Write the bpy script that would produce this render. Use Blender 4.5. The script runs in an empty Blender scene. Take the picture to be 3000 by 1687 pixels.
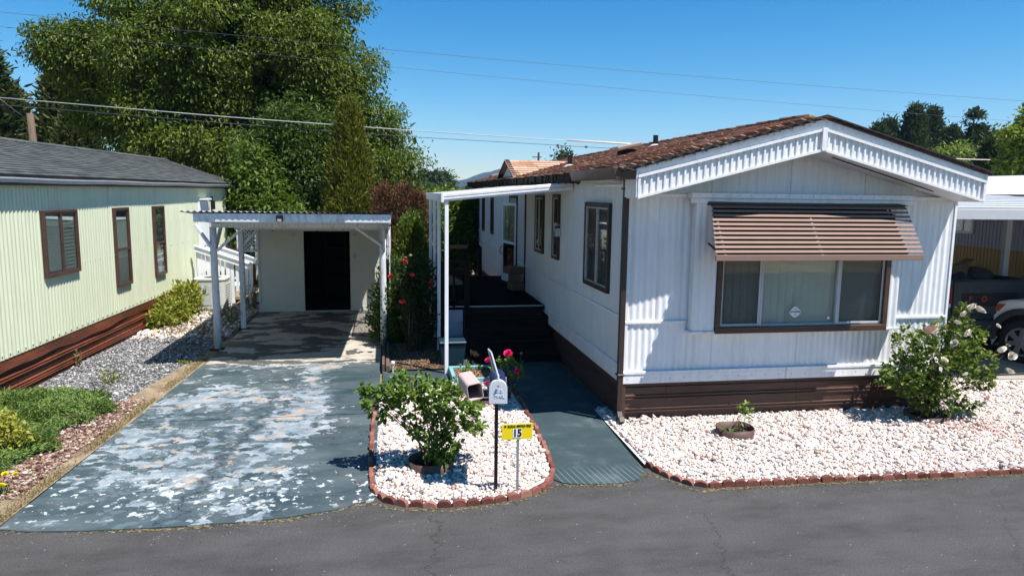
import bpy, bmesh, math, random
import numpy as np
from mathutils import Vector, Matrix
random.seed(7); RS = np.random.RandomState(11)
sc = bpy.context.scene
COL = sc.collection

# ---------------------------------------------------------------- camera
def make_camera():
    yaw, pit, rol = map(math.radians, (10.0768, 7.6607, 0.7677))
    f = Vector((math.sin(yaw)*math.cos(pit), math.cos(yaw)*math.cos(pit), -math.sin(pit)))
    r = Vector((math.cos(yaw), -math.sin(yaw), 0)); u = r.cross(f)
    r2 = r*math.cos(rol) + u*math.sin(rol); u2 = -r*math.sin(rol) + u*math.cos(rol)
    cam = bpy.data.cameras.new('camera'); ob = bpy.data.objects.new('camera', cam); COL.objects.link(ob)
    cam.sensor_width = 36; cam.lens = 24.96; cam.clip_end = 9000; cam.clip_start = .05
    m = Matrix(((r2.x, u2.x, -f.x, 0), (r2.y, u2.y, -f.y, 0), (r2.z, u2.z, -f.z, 2.9), (0, 0, 0, 1)))
    ob.matrix_world = m; sc.camera = ob
make_camera()

# ---------------------------------------------------------------- light
SUN = Vector((.37, -.33, 1.0)).normalized()
w = bpy.data.worlds.new('World'); sc.world = w; w.use_nodes = True
nt = w.node_tree; bg = nt.nodes['Background']
sky = nt.nodes.new('ShaderNodeTexSky'); sky.sky_type = 'NISHITA'; sky.sun_disc = False
sky.sun_elevation = math.asin(SUN.z); sky.sun_rotation = math.atan2(SUN.x, SUN.y)
sky.air_density = 1.0; sky.dust_density = .1; sky.ozone_density = 4.0; sky.altitude = 400
hs = nt.nodes.new('ShaderNodeHueSaturation'); hs.inputs['Saturation'].default_value = 1.45; hs.inputs['Hue'].default_value = .495
nt.links.new(sky.outputs[0], hs.inputs['Color']); nt.links.new(hs.outputs[0], bg.inputs['Color']); bg.inputs['Strength'].default_value = .080
sl = bpy.data.lights.new('sun', 'SUN'); sl.energy = 5.0; sl.angle = math.radians(.53); sl.color = (1, .955, .9)
so = bpy.data.objects.new('sun', sl); COL.objects.link(so); so.rotation_euler = SUN.to_track_quat('Z', 'Y').to_euler()
so.location = (10, -10, 30)
sc.view_settings.view_transform = 'Standard'; sc.view_settings.look = 'None'
sc.view_settings.exposure = 0.84; sc.view_settings.gamma = 1; sc.view_settings.use_curve_mapping = False
sc.cycles.max_bounces = 6; sc.cycles.diffuse_bounces = 2; sc.cycles.transparent_max_bounces = 12
sc.cycles.volume_bounces = 0

# ---------------------------------------------------------------- materials
class NT:
    def __init__(s, name):
        s.m = bpy.data.materials.new(name); s.m.use_nodes = True; s.t = s.m.node_tree
        s.b = s.t.nodes['Principled BSDF']
    def n(s, typ, **kw):
        nd = s.t.nodes.new('ShaderNode'+typ)
        for k, v in kw.items():
            if k.startswith('i_'):
                key = k[2:]; key = int(key) if key.isdigit() else key.replace('_', ' ')
                nd.inputs[key].default_value = v
            else: setattr(nd, k, v)
        return nd
    def l(s, a, b): s.t.links.new(a, b)
    def pos(s, scale=(1, 1, 1)):
        g = s.n('NewGeometry'); mp = s.n('Mapping'); mp.inputs['Scale'].default_value = scale
        s.l(g.outputs['Position'], mp.inputs['Vector']); return mp.outputs[0]
    def noise(s, vec, scale, detail=4, rough=.55, dist=0):
        nd = s.n('TexNoise'); nd.inputs['Scale'].default_value = scale; nd.inputs['Detail'].default_value = detail
        nd.inputs['Roughness'].default_value = rough; nd.inputs['Distortion'].default_value = dist
        s.l(vec, nd.inputs['Vector']); return nd.outputs['Fac']
    def ramp(s, fac, stops, interp='LINEAR'):
        r = s.n('ValToRGB'); r.color_ramp.interpolation = interp
        els = r.color_ramp.elements
        while len(els) < len(stops): els.new(.5)
        for e, (p, c) in zip(els, stops):
            e.position = p; e.color = (c if isinstance(c, (tuple, list)) else (c, c, c)) + ((1,) if not isinstance(c, (tuple, list)) or len(c) == 3 else ())
        s.l(fac, r.inputs[0]); return r.outputs[0]
    def mix(s, fac, a, b, mode='MIX'):
        m = s.n('MixRGB'); m.blend_type = mode
        for sock, v in ((m.inputs[0], fac), (m.inputs[1], a), (m.inputs[2], b)):
            if hasattr(v, 'is_linked') or hasattr(v, 'links'): s.l(v, sock)
            elif isinstance(v, (int, float)):
                sock.default_value = v if sock == m.inputs[0] else (v, v, v, 1)
            else: sock.default_value = tuple(v)+(1,)
        return m.outputs[0]
    def math(s, op, a, b=None, c=None):
        m = s.n('Math'); m.operation = op
        for i, v in enumerate((a, b, c)):
            if v is None: continue
            if isinstance(v, (int, float)): m.inputs[i].default_value = v
            else: s.l(v, m.inputs[i])
        return m.outputs[0]
    def mr(s, v, a, b, c=0., d=1.):
        m = s.n('MapRange'); s.l(v, m.inputs[0])
        for i, x in enumerate((a, b, c, d)): m.inputs[i+1].default_value = x
        return m.outputs[0]
    def xyz(s):
        g = s.n('NewGeometry'); x = s.n('SeparateXYZ'); s.l(g.outputs['Position'], x.inputs[0]); return x.outputs
    def bump(s, h, strength=.3, dist=.01):
        b = s.n('Bump'); b.inputs['Strength'].default_value = strength; b.inputs['Distance'].default_value = dist
        s.l(h, b.inputs['Height']); s.l(b.outputs[0], s.b.inputs['Normal'])
    def out(s, color=None, rough=None, metal=None, spec=None):
        for key, v in (('Base Color', color), ('Roughness', rough), ('Metallic', metal), ('Specular IOR Level', spec)):
            if v is None: continue
            k = s.b.inputs[key]
            if isinstance(v, (int, float)): k.default_value = v
            elif isinstance(v, (tuple, list)): k.default_value = tuple(v)+(1,)
            else: s.l(v, k)
        return s.m

def paint(name, col, rough=.5, var=.12, scale=3., metal=0., bump=.0, bscale=60., dirt=None, dirtamt=.3, dscale=(1, 1, 1), spec=.4, wavy=0, streak=0):
    t = NT(name); p = t.pos(dscale)
    n = t.noise(p, scale, 6, .6)
    lo = tuple(c*(1-var) for c in col); hi = tuple(min(1, c*(1+var)) for c in col)
    c = t.ramp(n, [(.3, lo), (.7, hi)])
    if dirt:
        d = t.ramp(t.noise(t.pos(dscale), scale*2.7, 8, .7), [(.5, 0.), (.72, 1.)])
        c = t.mix(t.math('MULTIPLY', d, dirtamt), c, dirt)
    if streak:
        st = t.ramp(t.noise(t.pos((9, 9, .35)), 1.6, 6, .65), [(.45, 1.), (.75, 1-streak)]); c = t.mix(1., c, st, 'MULTIPLY')
    if bump: t.bump(t.noise(t.pos(), bscale, 3), bump, .006)
    elif wavy: t.bump(t.noise(t.pos(), 3.2, 2), wavy, .03)
    return t.out(c, rough, metal, spec)

def tinted(name, stops, rough=.8, bump=.3, bscale=90., nscale=30., spec=.2):
    """colour from the mesh's own per-piece tint attribute"""
    t = NT(name); a = t.n('Attribute'); a.attribute_name = 'tint'
    f = t.math('ADD', a.outputs['Fac'], t.mr(t.noise(t.pos(), nscale, 4), .3, .7, -.12, .12))
    c = t.ramp(f, stops)
    if bump: t.bump(t.noise(t.pos(), bscale, 3), bump, .005)
    return t.out(c, rough, 0., spec)

def leafmat(name, stops, trans=.3, rough=.45):
    t = NT(name); a = t.n('Attribute'); a.attribute_name = 'tint'
    c = t.ramp(a.outputs['Fac'], stops)
    t.out(c, rough, 0., .22)
    tr = t.n('BsdfTranslucent'); mx = t.n('MixShader'); mx.inputs[0].default_value = trans
    c2 = t.mix(.5, c, (.30, .42, .05), 'MIX'); c3 = t.mix(1., c, c2, 'MIX')
    sc_ = t.mix(.35, c, (.25, .38, .03)); t.l(sc_, tr.inputs[0])
    t.l(t.b.outputs[0], mx.inputs[1]); t.l(tr.outputs[0], mx.inputs[2])
    t.l(mx.outputs[0], t.t.nodes['Material Output'].inputs[0]); return t.m

M = {}
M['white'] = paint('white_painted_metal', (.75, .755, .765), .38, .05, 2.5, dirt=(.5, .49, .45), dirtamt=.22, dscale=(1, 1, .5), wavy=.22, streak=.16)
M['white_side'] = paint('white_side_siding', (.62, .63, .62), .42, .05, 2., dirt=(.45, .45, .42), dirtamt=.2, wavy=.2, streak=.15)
M['whitetrim'] = paint('white_trim', (.77, .77, .775), .35, .04, 4., dirt=(.40, .38, .35), dirtamt=.35, wavy=.15, streak=.12)
M['brown'] = paint('brown_painted_metal', (.068, .034, .024), .42, .2, 3., dirt=(.12, .08, .06), dirtamt=.4, dscale=(.6, 1, 3), wavy=.25)
M['darkbrown'] = paint('dark_brown_trim', (.035, .022, .018), .45, .2, 3.)
M['deckbrown'] = paint('deck_brown_paint', (.014, .009, .0075), .7, .25, 5., bump=.1, spec=.12)
M['deckcarpet'] = paint('dark_outdoor_carpet', (.004, .006, .006), 1., .2, 8., bump=.5, bscale=200, spec=.03)
M['green'] = paint('pale_green_siding', (.60, .635, .455), .5, .05, 1.2, dirt=(.36, .42, .27), dirtamt=.25, dscale=(1, 1, .3), streak=.15)
M['rust'] = paint('rusty_red_skirting', (.17, .048, .022), .55, .35, 2.5, dirt=(.05, .028, .018), dirtamt=.6, dscale=(1, .7, 3), wavy=.3)
M['gutter'] = paint('grey_gutter_metal', (.5, .5, .51), .35, .1, 3., metal=.3)
M['glass'] = None
M['concrete'] = paint('pale_concrete', (.4, .37, .33), .85, .15, 3., bump=.3)
M['rotten'] = paint('rotten_dark_wood', (.03, .022, .016), .95, .5, 6., bump=.6, bscale=25)
M['oldwhite'] = paint('weathered_white_wood', (.66, .68, .72), .6, .06, 3., dirt=(.2, .19, .18), dirtamt=.75, dscale=(3, 3, .8), bump=.25, bscale=40)
M['offwhite'] = paint('off_white_shed_board', (.62, .61, .55), .6, .05, 1.5, dirt=(.45, .42, .36), dirtamt=.2)
M['black'] = paint('unlit_interior_black', (.004, .004, .004), .9, .3, 4.)  # near-black put in for the darkness of unlit insides
M['tan'] = paint('tan_awning_slat', (.24, .155, .122), .65, .05, 4., spec=.2)
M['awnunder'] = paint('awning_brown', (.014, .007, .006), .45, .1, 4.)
M['steel'] = paint('galvanised_steel', (.45, .46, .47), .4, .12, 12., metal=.7)
M['blackmetal'] = paint('black_painted_post', (.008, .008, .011), .4, .3, 20.)
M['soil'] = paint('dark_soil_mulch', (.05, .034, .024), .95, .5, 14., bump=.9, bscale=50)
M['wood'] = paint('weathered_brown_wood', (.11, .075, .055), .8, .3, 6., bump=.4, dscale=(3, 3, .5))
M['bark'] = paint('bark', (.09, .065, .045), .9, .4, 8., bump=.7, bscale=20)
M['stem'] = paint('green_brown_stem', (.07, .06, .03), .7, .4, 20.)
M['tealblue'] = paint('faded_teal_paint', (.16, .38, .40), .6, .1, 8., dirt=(.3, .28, .24), dirtamt=.5)
M['blueplastic'] = paint('blue_plastic', (.008, .03, .05), .45, .1, 6.)
M['cardboard'] = paint('brown_cardboard', (.16, .1, .062), .85, .15, 5.)
M['lavender'] = paint('lavender_siding', (.36, .36, .46), .5, .05, 2.)
M['yellowtan'] = paint('tan_siding', (.42, .27, .09), .6, .08, 2.)
M['rubber'] = paint('tyre_rubber', (.02, .02, .02), .8, .2, 20., bump=.3)
M['alloy'] = paint('silver_alloy', (.5, .5, .5), .3, .05, 5., metal=.8)
M['darkcar'] = paint('dark_grey_truck_paint', (.028, .035, .042), .4, .25, 3., dirt=(.12, .12, .12), dirtamt=.3)
M['carwhite'] = paint('white_car_paint', (.78, .79, .8), .18, .02, 2.)
M['plasticgrey'] = paint('dark_grey_plastic', (.05, .052, .056), .6, .1, 6.)
M['redlens'] = paint('red_lens', (.22, .01, .012), .2, .1, 5.)
M['amber'] = paint('amber_lens', (.42, .10, .05), .2, .1, 5.)
M['redletter'] = paint('red_letter', (.35, .03, .02), .5, .1, 5.)
M['tarp'] = paint('dark_blue_tarp', (.02, .025, .07), .5, .3, 8., bump=.5, bscale=12)
M['screen'] = paint('grey_insect_screen', (.16, .16, .17), .7, .1, 5.)
M['blind'] = paint('pale_blind_vane', (.72, .72, .69), .7, .05, 5.)
M['curtain'] = paint('green_grey_curtain', (.34, .36, .30), .8, .1, 5.)
M['pinkmetal'] = paint('faded_pink_plastic', (.50, .37, .34), .6, .08, 8., dirt=(.3, .24, .22), dirtamt=.4)
M['navy'] = paint('navy_blue_sleeve', (.012, .02, .075), .3, .3, 20.)
M['mailwhite'] = paint('white_mailbox_paint', (.60, .62, .67), .35, .04, 20., dirt=(.4, .38, .35), dirtamt=.3)
M['yellowsign'] = paint('yellow_reflective_sign', (.82, .60, .008), .45, .05, 20.)
M['signblack'] = paint('sign_black', (.01, .01, .012), .5, .05, 20.)
M['signwhite'] = paint('sign_white', (.75, .75, .75), .5, .03, 20.)
M['ringbrown'] = paint('brown_metal_ring', (.085, .045, .035), .6, .25, 8., dirt=(.2, .14, .11), dirtamt=.4)
M['acgrey'] = paint('ac_unit_grey', (.5, .5, .47), .5, .06, 4., dirt=(.3, .28, .24), dirtamt=.3)
M['acdark'] = paint('ac_grille_dark', (.06, .06, .06), .6, .1, 6.)
M['whitewood'] = paint('white_painted_wood', (.78, .79, .8), .5, .04, 5.)
M['metalroof'] = paint('white_metal_roof', (.56, .555, .55), .5, .05, 2., dirt=(.5, .48, .45), dirtamt=.15)
M['lightgrey'] = paint('light_grey_metal', (.45, .47, .48), .5, .06, 4.)
M['wire'] = paint('cable_grey', (.42, .42, .43), .5, .2, 1.)
M['wirewhite'] = paint('pale_cable', (.7, .68, .64), .5, .1, 1.)
M['wiredark'] = paint('dark_cable', (.06, .07, .09), .6, .1, 1.)
M['redbloom'] = paint('red_petal', (.62, .025, .02), .5, .15, 40.)
M['pinkbloom'] = paint('hot_pink_petal', (.78, .02, .16), .5, .15, 40.)
M['creambloom'] = paint('cream_petal', (.8, .74, .6), .55, .06, 40.)
M['peachbloom'] = paint('peach_petal', (.75, .42, .33), .55, .1, 40.)
M['yellowbloom'] = paint('yellow_petal', (.85, .62, .01), .5, .1, 40.)
M['drybloom'] = paint('withered_petal', (.42, .3, .18), .8, .2, 40.)
M['redplastic'] = paint('red_container', (.45, .06, .03), .5, .1, 5.)
M['darkroof'] = paint('dark_grey_roofing', (.035, .037, .045), .8, .1, 5.)
M['ventgrey'] = paint('roof_vent_tan', (.24, .19, .17), .5, .1, 5.)

def glassmat(name, tint, refl=.12, see=.75):
    t = NT(name); tr = t.n('BsdfTransparent'); tr.inputs[0].default_value = tuple(x*see for x in tint)+(1,)
    g = t.n('BsdfGlossy'); g.inputs['Roughness'].default_value = .02; g.inputs[0].default_value = (.9, .95, 1, 1)
    fr = t.n('LayerWeight'); fr.inputs[0].default_value = .25
    f = t.math('ADD', t.math('MULTIPLY', fr.outputs['Fresnel'], .5), refl-.04)
    mx = t.n('MixShader'); t.l(f, mx.inputs[0]); t.l(tr.outputs[0], mx.inputs[1]); t.l(g.outputs[0], mx.inputs[2])
    t.l(mx.outputs[0], t.t.nodes['Material Output'].inputs[0]); return t.m
M['glass'] = glassmat('window_glass', (.94, .98, .95), .1, .92)
M['darkglass'] = glassmat('dark_window_glass', (.3, .34, .34), .1, .6)

# ---------------------------------------------------------------- helpers
def origin(o):
    v = Vector((0, 0, 0))
    while o is not None: v = v + o.location; o = o.parent
    return v
def tag(o, label=None, cat=None, group=None, kind=None):
    if label: o['label'] = label
    if cat: o['category'] = cat
    if group: o['group'] = group
    if kind: o['kind'] = kind
    return o
def thing(name, loc, label, cat, group=None):
    o = bpy.data.objects.new(name, None); o.location = loc; COL.objects.link(o); o.empty_display_size = .1
    return tag(o, label, cat, group)
class MB:
    def __init__(s): s.v = []; s.f = []; s.t = []
    def add(s, vs, fs, tint=.5):
        b = len(s.v); s.v += [tuple(v) for v in vs]; s.f += [tuple(b+i for i in f) for f in fs]; s.t += [tint]*len(vs); return s
    def box(s, x0, x1, y0, y1, z0, z1, tint=.5):
        return s.add([(x, y, z) for z in (z0, z1) for y in (y0, y1) for x in (x0, x1)],
                     [(0, 2, 3, 1), (4, 5, 7, 6), (0, 1, 5, 4), (2, 6, 7, 3), (0, 4, 6, 2), (1, 3, 7, 5)], tint)
    def obox(s, c, ax, ay, az, tint=.5):
        c = Vector(c); ax, ay, az = Vector(ax), Vector(ay), Vector(az)
        if ax.cross(ay).dot(az) < 0: az = -az
        return s.add([c+ax*i+ay*j+az*k for k in (-1, 1) for j in (-1, 1) for i in (-1, 1)],
                     [(0, 2, 3, 1), (4, 5, 7, 6), (0, 1, 5, 4), (2, 6, 7, 3), (0, 4, 6, 2), (1, 3, 7, 5)], tint)
    def bar(s, a, b, w, h, up=(0, 0, 1), tint=.5):
        a, b = Vector(a), Vector(b); d = b-a; L = d.length; d.normalize(); sd = d.cross(Vector(up))
        if sd.length < 1e-4: sd = d.cross(Vector((1, 0, 0)))
        sd.normalize(); u = sd.cross(d)
        return s.obox((a+b)/2, d*L/2, sd*w/2, u*h/2, tint)
    def tube(s, pts, rads, n=8, cap=True, tint=.5):
        pts = [Vector(p) for p in pts]
        if isinstance(rads, (int, float)): rads = [rads]*len(pts)
        vs = []; fs = []; prev = None
        for i, p in enumerate(pts):
            d = (pts[min(i+1, len(pts)-1)]-pts[max(i-1, 0)]).normalized()
            a = d.cross(Vector((0, 0, 1))) if prev is None else prev-d*prev.dot(d)
            if a.length < 1e-4: a = d.cross(Vector((1, 0, 0)))
            a.normalize(); prev = a; b = d.cross(a)
            vs += [p+(a*math.cos(k*2*math.pi/n)+b*math.sin(k*2*math.pi/n))*rads[i] for k in range(n)]
        for i in range(len(pts)-1):
            for k in range(n): fs.append((i*n+k, i*n+(k+1) % n, (i+1)*n+(k+1) % n, (i+1)*n+k))
        if cap: fs.append(tuple(range(n))[::-1]); fs.append(tuple((len(pts)-1)*n+k for k in range(n)))
        return s.add(vs, fs, tint)
    def prism(s, pts, vec, tint=.5):
        """planar polygon pts extruded by vec"""
        n = len(pts); pts = [Vector(p) for p in pts]; v = Vector(vec)
        return s.add(pts+[p+v for p in pts], [tuple(range(n))[::-1], tuple(range(n, 2*n))]+[(i, (i+1) % n, n+(i+1) % n, n+i) for i in range(n)], tint)
    def quad(s, *p): return s.add(p, [tuple(range(len(p)))])
    def build(s, name, mat, parent=None, smooth=False, bevel=0, **kw):
        org = origin(parent)
        me = bpy.data.meshes.new(name)
        me.from_pydata([(v[0]-org.x, v[1]-org.y, v[2]-org.z) for v in s.v], [], s.f)
        if any(abs(t-.5) > 1e-6 for t in s.t):
            a = me.attributes.new('tint', 'FLOAT', 'POINT'); a.data.foreach_set('value', s.t)
        me.materials.append(M[mat] if isinstance(mat, str) else mat)
        bm = bmesh.new(); bm.from_mesh(me); bmesh.ops.recalc_face_normals(bm, faces=bm.faces)
        if bevel: bmesh.ops.bevel(bm, geom=list(bm.edges), offset=bevel, segments=1, affect='EDGES', profile=.7)
        bm.to_mesh(me); bm.free()
        if smooth: me.polygons.foreach_set('use_smooth', [True]*len(me.polygons))
        o = bpy.data.objects.new(name, me); COL.objects.link(o); o.parent = parent
        return tag(o, **kw) if kw else o
def place(me, name, parent, loc, rot=(0, 0, 0), scale=(1, 1, 1), **kw):
    """one more object on shared mesh data, at a world location"""
    o = bpy.data.objects.new(name, me); o.parent = parent; o.location = Vector(loc)-origin(parent)
    o.rotation_euler = rot; o.scale = scale; COL.objects.link(o)
    return tag(o, **kw) if kw else o
def npmesh(name, V, Fq, mat, parent=None, tint=None, smooth=False, **kw):
    org = origin(parent); V = np.asarray(V, float)-np.array(org); me = bpy.data.meshes.new(name)
    me.vertices.add(len(V)); me.vertices.foreach_set('co', V.astype(np.float32).ravel())
    Fq = np.asarray(Fq, np.int32); k = Fq.shape[1]
    me.loops.add(Fq.size); me.loops.foreach_set('vertex_index', Fq.ravel())
    me.polygons.add(len(Fq)); me.polygons.foreach_set('loop_start', np.arange(0, Fq.size, k, dtype=np.int32))
    me.polygons.foreach_set('loop_total', np.full(len(Fq), k, np.int32))
    if smooth: me.polygons.foreach_set('use_smooth', np.ones(len(Fq), bool))
    if tint is not None:
        a = me.attributes.new('tint', 'FLOAT', 'POINT'); a.data.foreach_set('value', np.asarray(tint, np.float32))
    me.update(calc_edges=True); me.materials.append(M[mat] if isinstance(mat, str) else mat)
    o = bpy.data.objects.new(name, me); COL.objects.link(o); o.parent = parent
    return tag(o, **kw) if kw else o
def norm(a): return a/np.maximum(np.linalg.norm(a, axis=1, keepdims=True), 1e-9)
def leaf_mesh(name, P, D, L, W, tint, mat, parent, up=None, fold=.35, droop=.15, **kw):
    """many separate folded leaves: base, two sides, tip"""
    N = len(P); D = norm(np.asarray(D, float))
    R = RS.normal(size=(N, 3)) if up is None else np.asarray(up)+RS.normal(size=(N, 3))*.45
    S = norm(np.cross(D, R)); U = np.cross(S, D)
    L = np.broadcast_to(np.asarray(L, float), (N,))[:, None]; W = np.broadcast_to(np.asarray(W, float), (N,))[:, None]
    pts = [P, P+D*L*.3-S*W*.5+U*W*fold*.5, P+D*L*.72-S*W*.38+U*(W*fold*.35-L*droop*.4), P+D*L-U*L*droop,
           P+D*L*.72+S*W*.38+U*(W*fold*.35-L*droop*.4), P+D*L*.3+S*W*.5+U*W*fold*.5]
    V = np.stack(pts, 1).reshape(-1, 3); b = np.arange(N)[:, None]*6
    F = np.concatenate([b+np.array([0, 1, 2, 3]), b+np.array([0, 3, 4, 5])], 0)
    return npmesh(name, V, F, mat, parent, np.repeat(tint, 6), **kw)
def text_mesh(name, body, size, loc, mat, parent, depth=.001, off=.0, rot=(math.pi/2, 0, 0), sx=1.0, shear=0, **kw):
    cu = bpy.data.curves.new(name, 'FONT'); cu.body = body; cu.size = size; cu.align_x = 'CENTER'; cu.align_y = 'CENTER'
    cu.extrude = depth; cu.offset = off; cu.shear = shear; cu.resolution_u = 3
    t = bpy.data.objects.new('tmp', cu); COL.objects.link(t)
    bpy.context.view_layer.update(); dg = bpy.context.evaluated_depsgraph_get()
    me = bpy.data.meshes.new_from_object(t.evaluated_get(dg)); bpy.data.objects.remove(t)
    me.materials.clear(); me.materials.append(M[mat])
    return place(me, name, parent, loc, rot, (sx, 1, 1), **kw)
def corr(mb, O, u, n, s0, s1, z0, z1, pitch=.1, depth=.015, prof='sine', tint=.5):
    """corrugated sheet on the wall through O along u, outward n; z0,z1 may be functions of s"""
    O, u, n = Vector(O), Vector(u).normalized(), Vector(n).normalized()
    if prof == 'sine': samp = [(k/8, .5-.5*math.cos(2*math.pi*k/8)) for k in range(8)]
    elif prof == 'trap': samp = [(0, 0), (.52, 0), (.62, 1), (.9, 1), (1-1e-3, 0)]
    elif prof == 'vee': samp = [(0, 0), (.80, 0), (.86, 1), (.94, 1)]
    fz = lambda z, s: z(s) if callable(z) else z
    ss = []; k = math.floor(s0/pitch)
    while k*pitch < s1:
        for a, d in samp:
            s = (k+a)*pitch
            if s0 <= s <= s1: ss.append((s, d))
        k += 1
    if not ss or ss[0][0] > s0+1e-6: ss.insert(0, (s0, 0))
    if ss[-1][0] < s1-1e-6: ss.append((s1, 0))
    vs = []; fs = []
    for s, d in ss:
        p = O+u*s+n*(d*depth)
        vs += [(p.x, p.y, fz(z0, s)), (p.x, p.y, fz(z1, s))]
    for i in range(len(ss)-1): fs.append((2*i, 2*i+2, 2*i+3, 2*i+1))
    mb.add(vs, fs, tint); return mb
# ================================================================ the ground
def sheet(name, pts, z, mat, kind='structure', thick=0, **kw):
    mb = MB()
    if thick: mb.prism([(x, y, z-thick) for x, y in pts], (0, 0, thick))
    else: mb.quad(*[(x, y, z) for x, y in pts])
    return mb.build(name, mat, kind=kind, **kw)

def ground_mat():
    t = NT('dry_ground'); p = t.pos()
    n = t.noise(p, .8, 8, .65); g = t.noise(p, .02, 4, .6)
    near = t.ramp(n, [(.3, (.13, .095, .06)), (.55, (.26, .2, .125)), (.75, (.36, .28, .17))])
    far = t.ramp(g, [(.4, (.05, .07, .025)), (.6, (.16, .14, .07))])
    X, Y, Z = t.xyz(); f = t.mr(Y, 30, 60)
    t.bump(t.noise(p, 30, 4), .6, .02)
    return t.out(t.mix(f, near, far), .95, 0, .1)
M['ground'] = ground_mat()
sheet('ground', [(-3500, -60), (3500, -60), (3500, 4500), (-3500, 4500)], -.03, 'ground')

def asphalt_mat():
    t = NT('asphalt'); p = t.pos()
    a = t.ramp(t.noise(p, 75, 6, .85), [(.36, .018), (.52, .066), (.62, .12), (.72, .36)])
    b = t.ramp(t.noise(p, 1.3, 6, .6), [(.3, (.046, .042, .042)), (.7, (.074, .068, .067))])
    c = t.mix(.5, b, a)
    st = t.ramp(t.noise(t.pos((1, 2.5, 1)), .7, 8, .7), [(.42, 1.1), (.5, 1.), (.64, .72)])
    c = t.mix(1., c, st, 'MULTIPLY')
    # scattered pale grit
    vo = t.n('TexVoronoi'); vo.inputs['Scale'].default_value = 9; t.l(p, vo.inputs['Vector'])
    spk = t.math('LESS_THAN', vo.outputs['Distance'], .045); c = t.mix(t.math('MULTIPLY', spk, .8), c, (.4, .37, .34))
    # wandering cracks
    X, Y, Z = t.xyz()
    wob = t.math('SUBTRACT', t.noise(t.pos((1.2, 2.6, 1)), 1.6, 7, .7), .5)
    m = None
    for x0, sl_, y0, y1, wd in ((.42, -.08, 3.2, 6.3, .006), (2.95, -.25, 3.2, 5.8, .0045), (6.3, -.8, 4, 6.0, .003)):
        d = t.math('ABSOLUTE', t.math('ADD', t.math('ADD', t.math('SUBTRACT', X, x0), t.math('MULTIPLY', t.math('SUBTRACT', Y, 6.2), sl_)), t.math('MULTIPLY', wob, .55)))
        k = t.mr(d, wd, wd*2.2, 1, 0); k = t.math('MULTIPLY', k, t.math('MULTIPLY', t.math('GREATER_THAN', Y, y0), t.math('LESS_THAN', Y, y1)))
        m = k if m is None else t.math('MAXIMUM', m, k)
    c = t.mix(t.math('MULTIPLY', m, .6), c, (.016, .014, .013))
    # dry debris swept against the kerb line
    t.bump(t.noise(p, 170, 3), .9, .004)
    return t.out(c, .85, 0, .25)
M['asphalt'] = asphalt_mat()
sheet('road', [(-40, -8), (60, -8), (60, 6.9), (-40, 6.9)], 0.0, 'asphalt')

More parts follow.
